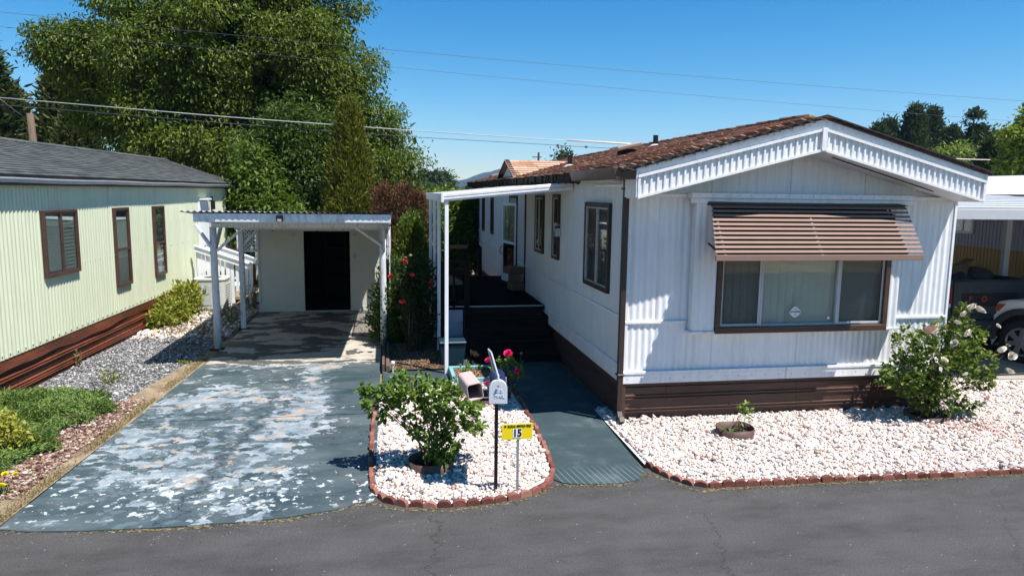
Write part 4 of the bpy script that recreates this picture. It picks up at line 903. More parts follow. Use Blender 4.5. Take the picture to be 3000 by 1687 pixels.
for a, b in (((-3.02, 13.33, 1.80), (-3.32, 13.33, 2.26)), ((-2.98, 13.33, 1.80), (-2.48, 13.33, 2.24)), ((-3.01, 13.36, 1.80), (-3.01, 13.9, 2.22)), ((-.08, 13.40, 1.88), (-.62, 13.40, 2.26)), ((-.05, 13.45, 1.80), (-.05, 12.9, 2.28)), ((-2.93, 15.3, 1.7), (-2.6, 15.3, 2.1))):
    MB().bar(a, b, .045, .09, up=(0, 1, 0)).build('brace', 'oldwhite', cp, bevel=.004)
def lattice(name, O, u, v, wd, ht, step, par, mat='oldwhite', sw=.022, frame=True):
    O, u, v = Vector(O), Vector(u).normalized(), Vector(v).normalized(); n = u.cross(v); f = thing(name, O, None, None); f.parent = par; f.location = O-origin(par)
    for sgn in (1, -1):
        k = -ht
        while k < wd:
            a0, b0 = (k, 0.) if sgn > 0 else (k, ht); a1, b1 = (k+ht, ht) if sgn > 0 else (k+ht, 0.)
            ta = max(0, (0-a0)/(a1-a0)); tb = min(1, (wd-a0)/(a1-a0))
            if tb-ta > .05:
                p = O+u*(a0+(a1-a0)*ta)+v*(b0+(b1-b0)*ta)+n*.004*sgn; q = O+u*(a0+(a1-a0)*tb)+v*(b0+(b1-b0)*tb)+n*.004*sgn
                MB().bar(p, q, sw, .006, up=n).build('slat', mat, f)
            k += step
    if frame:
        for a, b in (((0, 0), (wd, 0)), ((0, ht), (wd, ht)), ((0, 0), (0, ht)), ((wd, 0), (wd, ht))):
            MB().bar(O+u*a[0]+v*a[1], O+u*b[0]+v*b[1], .04, .02, up=n).build('frame', mat, f)
lattice('lattice_panel', (.055, 13.55, .15), (0, 1, 0), (0, 0, 1), 3.2, 1.90, .16, cp, sw=.030)
lattice('lattice_panel', (-3.32, 16.9, 1.5), (1, 0, 0), (0, 0, 1), .42, .5, .085, cp)
MB().box(-1.69, -1.59, 11.56, 11.62, 2.40, 2.50).build('floodlight', 'blackmetal', cp, bevel=.008); MB().box(-1.67, -1.61, 11.548, 11.562, 2.405, 2.44).build('floodlight_lens', 'amber' if 0 else 'curtain', cp)
for (x, y, k_) in ((-3.03, 13.35, 0), (-2.94, 15.3, 1)): MB().box(x-.11, x+.11, y-.08, y+.08, .0, .03).build('post_footing', 'rotten', cp)
sh = thing('shed', (-1.5, 17.4, 0), 'off-white shed at the back of the carport with a dark open doorway', 'shed')
MB().box(-2.93, -1.93, 17.35, 17.40, .02, 2.08).build('wall', 'offwhite', sh); MB().box(-.865, -.02, 17.35, 17.40, .02, 2.08).build('wall', 'offwhite', sh)
MB().box(-1.93, -.865, 17.352, 17.398, 1.93, 2.08).build('wall', 'offwhite', sh)
MB().box(-2.93, -1.93, 17.335, 17.35, .02, .12).box(-.865, -.02, 17.335, 17.35, .02, .12).build('base_board', 'offwhite', sh)
MB().box(-2.97, -2.93, 17.33, 20.2, .0, 2.06).box(-.02, .02, 17.40, 20.2, 0, 2.06).box(-2.97, .02, 20.2, 20.24, 0, 2.06).box(-3.0, .08, 17.3, 20.3, 2.085, 2.11).build('shed_shell', 'offwhite', sh)
MB().box(-2.92, -.03, 17.41, 20.19, .0, .03).build('shed_floor', 'black', sh)  # black floor, the shed's inner shade put into its colour
for x in (-2.4, -1.1): pass
MB().box(-1.93, -.87, 17.33, 17.36, .012, .035).build('threshold', 'steel', sh)
MB().tube([(-2.75, 17.28, 2.0), (-.3, 17.28, 1.985)], .012, 6).box(-2.62, -2.60, 17.26, 17.33, 1.93, 2.03).box(-1.62, -1.60, 17.26, 17.33, 1.92, 2.02).build('door_track', 'rotten', sh)
MB().box(-.79, -.72, 17.335, 17.35, 1.30, 1.41).build('outlet_box', 'lightgrey', sh, bevel=.004); MB().tube([(-.77, 17.34, 1.86), (-.74, 17.28, 1.84), (-.70, 17.28, 1.87)], .012, 6).build('hook', 'steel', sh); MB().tube([(-2.18, 17.34, 1.85), (-2.15, 17.29, 1.83), (-2.12, 17.29, 1.86)], .01, 6).build('hook', 'steel', sh)
MB().box(-1.95, -1.93, 17.325, 17.35, 1.12, 1.24).build('latch', 'signwhite', sh)
MB().box(-2.92, -2.90, 17.41, 20.18, .03, 2.05).box(-.05, -.03, 17.41, 20.18, .03, 2.05).box(-2.9, -.05, 20.16, 20.19, .03, 2.05).box(-2.92, -.03, 17.41, 20.19, 2.05, 2.08).build('painted_shade_panel', 'black', sh)  # black panels added inside; the interior's shade is painted as their colour
# shelving inside, coloured dark to stand for the shade in the shed
for k in range(4): MB().box(-1.6, -.6, 19.5, 20.0, .5+k*.42, .53+k*.42).build('shelf', 'rotten', sh)
for x in (-1.6, -1.1, -.6): MB().box(x-.02, x+.02, 19.48, 19.52, .03, 1.9).build('shelf_upright', 'rotten', sh)

# ================================================================ stair, air conditioner, panel behind the carport
stp = thing('porch_stair', (-4.0, 18.9, 0), 'white wooden porch stair with sloping handrail and boarded side', 'stair')
def rail(y):
    MB().bar((-4.66, y, 1.50), (-3.30, y, 1.02), .12, .035, up=(0, 0, 1)).build('handrail', 'whitewood', stp, bevel=.004)
    MB().bar((-4.66, y-.02, 1.42), (-3.32, y-.02, .94), .03, .11).build('rail_board', 'whitewood', stp)
rail(18.55); rail(19.7)
for k in range(12):
    x = -4.62+k*.112; zt = 1.40-(x+4.66)*.353; MB().box(x, x+(.075 if k % 3 else .10), 18.56, 18.58, .05 if k < 8 else .35, zt).build('baluster', 'whitewood', stp)
for x in (-4.64, -3.86, -3.42): MB().box(x, x+.09, 18.58, 18.67, 0, 1.42-(x+4.66)*.353).build('post', 'whitewood', stp)
for k in range(3): MB().box(-3.95+k*.28, -3.66+k*.28, 18.6, 19.65, .42-k*.17, .46-k*.17).build('tread', 'whitewood', stp)
MB().box(-4.65, -3.94, 18.6, 19.65, .54, .58).build('landing', 'whitewood', stp)
ac = thing('air_conditioner', (-4.15, 18.0, 0), 'weathered grey air conditioning unit beside the white porch stair', 'air conditioner')
A = Vector((-4.15, 18.0, 0)); ang = [(.36*math.copysign(abs(math.cos(t_))**.35, math.cos(t_)), .36*math.copysign(abs(math.sin(t_))**.35, math.sin(t_))) for t_ in [k*math.pi/16+.01 for k in range(32)]]
MB().prism([A+Vector((x, y, .05)) for x, y in ang], (0, 0, .68)).build('casing', 'acgrey', ac); MB().prism([A+Vector((x*1.04, y*1.04, .73)) for x, y in ang], (0, 0, .05)).build('top_cover', 'acgrey', ac, bevel=.008)
MB().prism([A+Vector((x*1.02, y*1.02, 0)) for x, y in ang], (0, 0, .05)).build('base', 'acdark', ac)
MB().tube([A+Vector((0, 0, .775)), A+Vector((0, 0, .80))], [.24, .1], 20).build('fan_guard', 'acdark', ac)
MB().box(-4.38, -4.10, 17.632, 17.638, .15, .62).build('side_panel', 'lightgrey', ac, bevel=.003)
MB().tube([A+Vector((.18, -.365, .52)), A+Vector((.18, -.372, .52))], .03, 12).build('emblem', 'acdark', ac)
for k in range(9): MB().box(-4.15+.355, -4.15+.372, 17.75, 18.25, .14+k*.06, .155+k*.06).build('louver', 'acgrey', ac)
pl = thing('metal_panel', (-3.2, 19.6, 0), 'dented silver sheet metal panel standing behind the lattice', 'metal sheet'); mb = MB(); vs = []
for i in range(9):
    for j in range(7): vs.append((-3.42+i*.055, 19.6+.03*math.sin(i*1.3+j*2.1), .5+j*.2+.0*i))
mb.add(vs, [(i*7+j, (i+1)*7+j, (i+1)*7+j+1, i*7+j+1) for i in range(8) for j in range(6)]).build('sheet', 'steel', pl)

# ================================================================ edging bricks
M['edge'] = tinted('red_scalloped_concrete', [(0, (.11, .038, .028)), (.4, (.19, .068, .05)), (.8, (.25, .10, .075)), (1, (.30, .15, .11))], .9, .5, 120, 30)
def edging_mesh(wd, h, d, k):
    mb = MB(); n = 6; pts = []
    for i in range(n+1):
        a = math.pi*i/n; pts.append((-math.cos(a)*wd/2, -d/2, h*.30+math.sin(a)*h*.70))
    pts = [(-wd/2, -d/2, -.02)]+pts+[(wd/2, -d/2, -.02)]
    mb.prism(pts, (0, d, 0), tint=.05+.9*k/5); o = mb.build('brick', 'edge', None, bevel=.004); me = o.data; bpy.data.objects.remove(o); return me
EM = [edging_mesh(.132, .066, .046, k) for k in range(6)]
def edging(path, label, name='garden_edging'):
    t_ = thing(name, (path[0][0], path[0][1], 0), label, 'garden edging'); P = [Vector((x, y, 0)) for x, y in path]; seg = 0; acc = 0; step = .134
    L = sum((b-a).length for a, b in zip(P, P[1:])); d = step/2
    while d < L:
        r = d
        for a, b in zip(P, P[1:]):
            l = (b-a).length
            if r <= l: p = a+(b-a)*(r/l); u_ = (b-a).normalized(); break
            r -= l
        place(random.choice(EM), 'brick', t_, (p.x+random.uniform(-.006, .006), p.y+random.uniform(-.006, .006), random.uniform(-.012, .006)), (random.uniform(-.08, .08), random.uniform(-.06, .06), math.atan2(u_.y, u_.x)+random.uniform(-.06, .06)))
        d += step
    return t_
edging([(-.15, 10.2), (-.19, 8.6), (-.19, 7.5), (-.18, 6.95), (-.15, 6.68), (-.04, 6.47), (.12, 6.35), (.4, 6.28), (.7, 6.27), (1.0, 6.30), (1.3, 6.39), (1.5, 6.53), (1.62, 6.70), (1.70, 6.95), (1.74, 7.4), (1.79, 8.4), (1.82, 9.3), (1.81, 10.15)], 'red scalloped brick edging around the small gravel island with the mailbox')
edging([(2.74, 6.98), (2.78, 6.80), (2.86, 6.60), (3.0, 6.42), (3.16, 6.34), (3.5, 6.32), (4.3, 6.30), (6.0, 6.22), (8.5, 6.12), (11.2, 6.02)], 'red scalloped brick edging between the road and the big white gravel bed')
# ---- timber edging between carport slab and soil bed
te = thing('timber_edging', (-.05, 12.5, 0), 'old brown timber edging boards beside the carport slab', 'garden edging')
for k, (a, b) in enumerate(((11.35, 12.6), (12.62, 14.0), (14.02, 16.0))): MB().box(-.09, -.05, a, b, 0, .13).build('board', 'wood', te)
MB().box(-.03, .03, 11.35, 13.3, 0, .10).build('board', 'wood', te)
# small white solar stake light
sl_ = thing('garden_light', (.08, 11.25, 0), 'small white stake light by the corner of the soil bed', 'garden light'); MB().tube([(.08, 11.25, 0), (.08, 11.25, .17)], [.008, .016], 8).build('stake', 'signwhite', sl_); MB().tube([(.08, 11.25, .17), (.08, 11.25, .2)], [.035, .03], 10).build('cap', 'signwhite', sl_)
# ---- teal planter frame with mulch
pb = thing('planter_box', (1.25, 10.8, 0), 'low faded teal wooden planter frame with brown mulch behind the mailbox', 'planter')
MB().box(.96, 1.62, 11.05, 11.12, 0, .13).build('board', 'tealblue', pb, bevel=.005); MB().box(.96, 1.02, 10.45, 11.048, 0, .12).build('board', 'tealblue', pb, bevel=.005); MB().box(1.60, 1.66, 10.5, 11.048, 0, .12).build('board', 'tealblue', pb, bevel=.005); MB().box(1.02, 1.60, 10.40, 10.45, 0, .11).build('board', 'tealblue', pb, bevel=.005)
M['mulch'] = paint('light_brown_mulch', (.26, .17, .11), .95, .5, 12., bump=.8, bscale=60)
MB().box(1.02, 1.60, 10.45, 11.05, .0, .09).build('mulch_bed', 'mulch', pb)
n = 1500; P = np.stack([RS.uniform(1.03, 1.59, n), RS.uniform(10.46, 11.04, n), RS.uniform(.088, .105, n)], 1); M['chips'] = tinted('bark_chip', [(0, (.12, .07, .045)), (.5, (.28, .18, .11)), (1, (.45, .33, .22))], .95, 0)
leaf_mesh('bark_chips', P, np.stack([RS.normal(size=n), RS.normal(size=n), RS.normal(0, .25, n)], 1), RS.uniform(.02, .05, n), .014, RS.uniform(0, 1, n), 'chips', pb, kind='stuff')
n = 5000; P = np.stack([RS.uniform(-.0, .9, n), RS.uniform(11.4, 14.5, n), np.full(n, .035)], 1); leaf_mesh('leaf_litter', P, np.stack([RS.normal(size=n), RS.normal(size=n), RS.normal(0, .3, n)], 1), RS.uniform(.02, .06, n), .018, RS.uniform(0, 1, n)*.6, 'chips', None, kind='stuff')

# ================================================================ mailbox, sign
mbx = thing('mailbox', (1.02, 6.50, 0), 'white domed mailbox with raised lettering and blue sleeve on a thin black post', 'mailbox')
MB().box(1.004, 1.036, 6.484, 6.516, 0, .93).build('post', 'blackmetal', mbx, bevel=.003)
MB().box(.97, 1.08, 6.42, 6.78, .925, .945).build('bracket', 'navy', mbx, bevel=.003)
dv = Vector((.13, .99, 0)).normalized(); sd_ = Vector((dv.y, -dv.x, 0)); B0 = Vector((1.012, 6.36, .945))
def arch(wd, h, n=12, o=0): 
    r = wd/2; pts = [(-r, 0)]+[(-r*math.cos(math.pi*i/n), h-r+r*math.sin(math.pi*i/n)) for i in range(n+1)]+[(r, 0)]; return pts
def archpts(wd, h, off, dz=0): return [B0+sd_*x+Vector((0, 0, z+dz))+dv*off for x, z in arch(wd, h)]
MB().prism(archpts(.158, .215, .012), dv*.46).build('box_body', 'navy', mbx)
o_ = MB(); o_.prism(archpts(.172, .228, 0, -.006), dv*.02).build('door', 'mailwhite', mbx, bevel=.003)
MB().prism(archpts(.168, .225, .021, -.004), dv*.03).build('door_rim', 'mailwhite', mbx, bevel=.002)
c_ = B0-dv*.012; MB().tube([c_+Vector((0, 0, .17)), c_-dv*.012+Vector((0, 0, .17))], .012, 8).build('knob', 'steel', mbx)
yaw_ = math.atan2(sd_.y, sd_.x)
for s_, z_, sz in (('U.S.', .118, .046), ('MAIL', .068, .046)):
    text_mesh('lettering', s_, sz, B0-dv*.0015+Vector((0, 0, z_))+sd_*.012, 'mailwhite', mbx, depth=.0025, rot=(math.pi/2, 0, yaw_))
MB().obox(B0+dv*.25+sd_*.082+Vector((0, 0, .13)), sd_*.003, dv*.02, (0, 0, .05)).build('flag', 'mailwhite', mbx)
# number holder standing on top, edge-on to the road
tp = B0+Vector((0, 0, .232))+dv*.03; M['nplate'] = paint('dark_number_plate', (.06, .065, .07), .5, .2, 30.)
h1 = tp; h2 = tp+Vector((-.060, .05, .235)); bk = dv*.17+Vector((-.03, 0, 0))
nb = MB(); q = [h1+Vector((0, 0, .02)), h1+bk*.9+Vector((-.01, 0, .03)), h2+bk*.9, h2]
for a, b in zip(q, q[1:]+q[:1]): nb.tube([a, b], .0075, 6)
mid1 = (q[0]+q[3])/2; mid2 = (q[1]+q[2])/2; nb.tube([mid1, mid2], .006, 6)
nb.tube([tp-Vector((0, 0, .01)), h1+Vector((0, 0, .03))], .011, 6).build('number_frame', 'mailwhite', mbx)
MB().prism(q, sd_*.004).build('number_plate', 'nplate', mbx)
nt_ = thing('newspaper_tube', (.82, 6.55, .93), 'faded pink open-fronted newspaper tube left of the mailbox', 'newspaper box')
c_ = Vector((.805, 6.42, 1.045)); yw = math.radians(-2); dvn = Vector((-.14, .985, 0.0)).normalized(); dvn = Vector((-.10, .98, .02)).normalized(); tl = math.radians(-10); sx_ = Vector((math.cos(tl), .1, -math.sin(tl)*-1)).normalized(); sx_ = (Vector((.98, .10, .17))).normalized(); uz = sx_.cross(dvn).normalized()
def rrect(w_, h_, r, n=4):
    pts = []
    for qx, qz, a0 in ((1, 1, 0), (-1, 1, 90), (-1, -1, 180), (1, -1, 270)):
        for i in range(n+1):
            a = math.radians(a0+90*i/n); pts.append((qx*(w_/2-r)+r*math.cos(a), qz*(h_/2-r)+r*math.sin(a)))
    return pts
oo = rrect(.150, .160, .032); ii = rrect(.136, .146, .026); n = len(oo)
def P3(p, d): return c_+sx_*p[0]+uz*p[1]+dvn*d
vs = [P3(p, 0) for p in oo]+[P3(p, .42) for p in oo]+[P3(p, 0) for p in ii]+[P3(p, .41) for p in ii]
fs = [(i, (i+1) % n, n+(i+1) % n, n+i) for i in range(n)]+[(2*n+i, 2*n+(i+1) % n, 3*n+(i+1) % n, 3*n+i) for i in range(n)]+[(i, (i+1) % n, 2*n+(i+1) % n, 2*n+i) for i in range(n)]+[tuple(range(n, 2*n)), tuple(range(3*n, 4*n))]
MB().add(vs, fs).build('tube', 'pinkmetal', nt_)
MB().add([P3((x*.99, z*.99), .405) for x, z in ii], [tuple(range(n))]).build('tube_back', 'black', nt_)
MB().box(.86, 1.0, 6.50, 6.53, .93, .95).build('bracket', 'blackmetal', nt_)
sg = thing('house_number_sign', (1.225, 6.44, 0), 'yellow reflective number 15 sign on a grey metal stake', 'sign')
MB().box(1.213, 1.237, 6.452, 6.458, 0, .70).box(1.213, 1.217, 6.458, 6.466, 0, .70).box(1.233, 1.237, 6.458, 6.466, 0, .70).build('stake', 'steel', sg)
MB().box(1.065, 1.365, 6.444, 6.449, .555, .71).build('plate', 'yellowsign', sg, bevel=.0015)
MB().box(1.172, 1.258, 6.4415, 6.4435, .572, .662).build('number_background', 'signwhite', sg)
text_mesh('lettering', '15', .102, (1.215, 6.4405, .617), 'signblack', sg, off=.004, sx=.86)
text_mesh('lettering', 'RURAL METRO FIRE', .030, (1.235, 6.4405, .688), 'signblack', sg, off=.001, sx=.86)
MB().tube([(1.098, 6.4435, .688), (1.098, 6.4415, .688)], .011, 10).build('emblem', 'signblack', sg)

# ================================================================ planting rings
def ring(name, c, r, h, label, mat='ringbrown', soil=True):
    t_ = thing(name, (c[0], c[1], 0), label, 'planter ring'); n = 36; vs = []
    for k in range(n):
        a = 2*math.pi*k/n
        for rr, z in ((r, .0), (r*1.02, h), (r*.975, h), (r*.955, .0)): vs.append((c[0]+rr*math.cos(a), c[1]+rr*.96*math.sin(a), z+.006*math.sin(3*a)))
    fs = [(k*4+j, ((k+1) % n)*4+j, ((k+1) % n)*4+j+1, k*4+j+1) for k in range(n) for j in range(3)]
    MB().add(vs, fs).build('band', mat, t_, smooth=True)
    if soil: MB().add([(c[0]+r*.95*math.cos(2*math.pi*k/24), c[1]+r*.91*math.sin(2*math.pi*k/24), .045) for k in range(24)], [tuple(range(24))]).build('soil', 'soil', t_)
    return t_
ring('planter_ring', (.44, 7.19), .235, .12, 'dark brown metal ring around the foot of the left rose bush')
ring('planter_ring', (4.14, 7.71), .225, .125, 'rusty brown metal ring around the tiny rose seedling')
ring('planter_ring', (7.0, 7.98), .27, .09, 'brown scalloped ring under the tall cream rose bush')
ring('planter_ring', (1.28, 9.5), .21, .13, 'brown metal ring behind the mailbox in the gravel island')

# ================================================================ roses
M['rose'] = leafmat('rose_leaf', [(0, (.025, .05, .012)), (.42, (.085, .145, .022)), (.72, (.17, .22, .035)), (.86, (.26, .24, .05)), (1, (.24, .13, .05))], .30, .38)
M['roselight'] = leafmat('young_rose_leaf', [(0, (.035, .075, .014)), (.5, (.10, .175, .026)), (1, (.19, .28, .05))], .35, .38)
M['rosedark'] = leafmat('dark_rose_leaf', [(0, (.012, .028, .010)), (.6, (.028, .06, .017)), (1, (.06, .10, .025))], .25, .4)
def bloom_mesh(mat, r=.05, n=22, seed=1):
    rs = np.random.RandomState(seed); vs = []; fs = []
    for k in range(n):
        t_ = k/n; a = k*2.399; op = .10+.95*t_; L = r*(.55+.5*t_); w_ = r*(.45+.45*t_)
        d = Vector((math.cos(a)*math.sin(op), math.sin(a)*math.sin(op), math.cos(op))); s = Vector((-math.sin(a), math.cos(a), 0)); o = Vector((0, 0, r*.25*(1-t_)))
        up_ = s.cross(d)
        b = len(vs); vs += [o, o+d*L*.6-s*w_*.6+up_*w_*.1, o+d*L*1.0-s*w_*.4, o+d*L*1.08+s*w_*.1, o+d*L*.95+s*w_*.5, o+d*L*.5+s*w_*.6+up_*w_*.1]
        fs += [(b, b+1, b+2, b+3), (b, b+3, b+4, b+5)]
    me = bpy.data.meshes.new('bloom'); me.from_pydata([tuple(v) for v in vs], [], fs); me.materials.append(M[mat]); return me
BL = {m: bloom_mesh(m, r, seed=i) for i, (m, r) in enumerate((('redbloom', .052), ('pinkbloom', .055), ('creambloom', .058), ('peachbloom', .062), ('drybloom', .028)))}
def stems_from(base, tips, r0=.007, spread=.06, wob=.03, mat='stem', parent=None, name='stem'):
    out = []
    for T in tips:
        T = Vector(T); b = Vector(base)+Vector((random.uniform(-spread, spread), random.uniform(-spread, spread), 0)); pts = []
        for k in range(6):
            f = k/5; p = b.lerp(T, f); p.z = b.z+(T.z-b.z)*(f**.85); p += Vector((random.uniform(-wob, wob), random.uniform(-wob, wob), 0))*(1 if 0 < k < 5 else 0)
            # start more upright
            p.x = b.x+(p.x-b.x)*(.55+.45*f); p.y = b.y+(p.y-b.y)*(.55+.45*f); pts.append(p)
        MB().tube(pts, [r0*(1-.65*k/5) for k in range(6)], 6).build(name, mat, parent, smooth=True); out.append(pts)
    return out
def rose_bush(name, base, blobs, nst, nleaf, leafL, label, mat='rose', blooms=(), cat='rose bush', stem_r=.008, spread=.06, sidelv=.12, tintlo=0., vtint=True, sprig=.06):
    t_ = thing(name, (base[0], base[1], 0), label, cat); B = np.array(blobs, float); tips = []
    for k in range(nst):
        b = B[k % len(B)]; v = RS.normal(size=3); v /= np.linalg.norm(v); tips.append(b[:3]+v*b[3:6]*RS.uniform(.5, .98))
    tips = [np.array([x, y, max(z, .12)]) for x, y, z in tips]
    st_ = stems_from((base[0], base[1], .03), tips, stem_r, spread, parent=t_)
    w_ = (B[:, 3]*B[:, 4]*B[:, 5])**.6; idx = RS.choice(len(B), nleaf//5, p=w_/w_.sum()); v = norm(RS.normal(size=(len(idx), 3))); rr = 1-np.abs(RS.normal(0, .28, len(idx))); C = B[idx, :3]+v*B[idx, 3:6]*np.clip(rr, .1, 1.05)[:, None]
    # a share of leaf sprigs along the stems
    SP = []; 
    for pts in st_:
        for _ in range(int(nleaf/5*sidelv/len(st_))+1):
            f = random.uniform(.35, 1)*4.99; i = int(f); p = pts[i].lerp(pts[i+1], f-i); SP.append(p[:])
    C = np.concatenate([C, np.array(SP)+RS.normal(0, .02, (len(SP), 3))]); C = C[C[:, 2] > .05]
    od = norm(C-np.array([base[0], base[1], .25]))+RS.normal(0, .5, C.shape); od[:, 2] += .15
    P = []; D = []; T = []
    zmin, zmax = C[:, 2].min(), C[:, 2].max()
    for i in range(5):
        ang = (i-2)*.55; s = norm(np.cross(od, RS.normal(size=C.shape))); d = norm(od)*math.cos(ang)+s*math.sin(ang)
        P.append(C+norm(od)*sprig*(.6-abs(i-2)*.2)+RS.normal(0, .012, C.shape)); D.append(d+np.array([0, 0, -.25])); T.append(np.clip(tintlo+RS.beta(2.2, 2.2, len(C))*.9+(.15*(C[:, 2]-zmin)/(zmax-zmin)-.05 if vtint else 0), 0, 1))
    P, D, T = np.concatenate(P), np.concatenate(D), np.concatenate(T); up = np.tile([0, -.2, 1.], (len(P), 1))
    leaf_mesh('foliage', P, D, RS.uniform(.7, 1.2, len(P))*leafL, RS.uniform(.55, .75, len(P))*leafL, T, mat, t_, up=up)
    for (x, y, z, kind, s) in blooms:
        s *= 1.2 if kind in ('creambloom', 'peachbloom') else 1; place(BL[kind], 'bloom', t_, (x, y-(.10 if kind == 'creambloom' else 0), z), (random.uniform(.3, 1.1), random.uniform(-.4, .4), random.uniform(0, 6)), (s, s, s))
        MB().tube([(x+(base[0]-x)*.15, y+(base[1]-y)*.15, z-.14), (x, y, z)], [.004, .003], 5).build('stem', 'stem', t_)
    return t_
rose_bush('rose_bush', (.44, 7.19), [(.22, 7.2, .80, .32, .26, .20), (.60, 7.2, .74, .34, .28, .17), (.44, 7.15, .86, .42, .25, .10), (-.08, 7.2, .72, .16, .16, .18), (.85, 7.25, .50, .16, .18, .20), (.44, 7.2, .48, .30, .22, .16), (.18, 7.2, 1.0, .10, .1, .10), (.52, 7.12, .24, .2, .16, .14), (-.22, 7.25, .84, .10, .08, .06)], 22, 2300, .060, 'leafy rose bush without open flowers in the gravel island left of the mailbox', 'roselight', stem_r=.0085, spread=.10, sidelv=.07, blooms=[(.23, 7.15, .98, 'drybloom', 1.1), (.42, 7.1, 1.04, 'drybloom', 1.), (.09, 7.1, .93, 'drybloom', .9), (.25, 7.0, .86, 'redbloom', .5), (.68, 7.1, 1.0, 'drybloom', .9), (-.25, 7.2, .88, 'drybloom', .8)])
rose_bush('rose_bush', (7.0, 7.98), [(6.75, 7.95, 1.0, .34, .3, .26), (7.3, 7.95, 1.05, .4, .34, .3), (7.05, 7.95, .72, .55, .4, .34), (6.55, 7.9, .62, .28, .25, .25), (7.55, 7.95, .75, .28, .3, .28), (7.0, 7.95, .38, .34, .3, .26), (7.3, 7.9, 1.42, .10, .1, .12), (7.72, 7.9, .52, .14, .14, .14), (7.4, 7.8, .26, .14, .14, .12), (6.3, 7.85, .62, .15, .12, .10)], 38, 3900, .058, 'tall cream-flowered rose bush at the right front corner of the white home', 'rose', stem_r=.008, spread=.14,
  blooms=[(7.29, 7.8, 1.52, 'creambloom', 1.1), (7.36, 7.8, 1.48, 'creambloom', 1.2), (7.18, 7.8, 1.44, 'creambloom', .9), (7.14, 7.65, 1.22, 'creambloom', 1.1), (6.93, 7.65, 1.36, 'creambloom', .8), (6.62, 7.6, 1.24, 'peachbloom', 1.25), (6.66, 7.62, 1.33, 'creambloom', .7), (7.7, 7.7, .98, 'creambloom', 1.), (7.86, 7.75, .90, 'creambloom', 1.), (7.80, 7.7, .70, 'creambloom', 1.), (7.58, 7.72, 1.30, 'creambloom', .6), (6.9, 7.6, 1.12, 'creambloom', .9), (6.7, 7.55, .92, 'creambloom', .8), (7.0, 7.5, .75, 'creambloom', .6), (7.9, 7.75, 1.02, 'drybloom', 1.), (7.55, 7.6, .36, 'peachbloom', .7), (7.42, 7.6, .58, 'drybloom', 1.), (6.98, 7.6, .98, 'drybloom', .9)])
rose_bush('rose_bush', (1.66, 9.55), [(1.66, 9.5, .52, .14, .14, .15), (1.52, 9.5, .42, .12, .12, .13), (1.78, 9.45, .46, .10, .1, .12), (1.50, 9.5, .28, .1, .1, .1)], 7, 230, .060, 'hot pink rose with few leaves behind the mailbox', 'roselight', stem_r=.010, spread=.03, blooms=[(1.62, 9.35, .70, 'pinkbloom', 1.35), (1.76, 9.3, .46, 'pinkbloom', 1.2), (1.36, 9.35, .62, 'pinkbloom', 1.1), (1.33, 9.3, .32, 'pinkbloom', .8), (1.82, 9.4, .70, 'drybloom', 1.), (1.51, 9.4, .66, 'drybloom', .8)])
rose_bush('rose_seedling', (4.14, 7.71), [(4.24, 7.7, .30, .10, .06, .07), (4.05, 7.66, .10, .07, .05, .05)], 5, 70, .05, 'tiny rose seedling with a few leaves inside the small rusty ring', 'roselight', cat='plant', stem_r=.005, spread=.08)
rose_bush('planter_weed', (1.2, 10.8), [(1.2, 10.8, .22, .09, .08, .06), (1.45, 10.9, .16, .06, .05, .05)], 4, 55, .06, 'small leafy weed growing in the teal planter frame', 'roselight', cat='plant', stem_r=.005, spread=.05)
rose_bush('climbing_rose', (.50, 12.7), [(.36, 12.9, 1.35, .24, .25, .32), (.64, 12.9, 1.25, .24, .3, .55), (.75, 12.9, .75, .2, .3, .5), (.42, 12.9, .85, .24, .3, .4), (.55, 12.9, .4, .3, .3, .3), (.26, 12.9, 1.55, .14, .15, .16)], 22, 4200, .058, 'tall red-flowered climbing rose between the carport and the patio posts', 'rosedark', stem_r=.010, spread=.12,
  blooms=[(.29, 12.25, 1.68, 'redbloom', 1.25), (.08, 12.35, 1.42, 'redbloom', 1.2), (.43, 12.3, 1.44, 'redbloom', 1.2), (.73, 12.35, 1.27, 'redbloom', 1.35), (.26, 12.2, .98, 'redbloom', 1.4), (.31, 12.3, 1.54, 'drybloom', 1.2), (.22, 12.25, .72, 'drybloom', 1.2), (.40, 12.3, 1.80, 'creambloom', .5)])
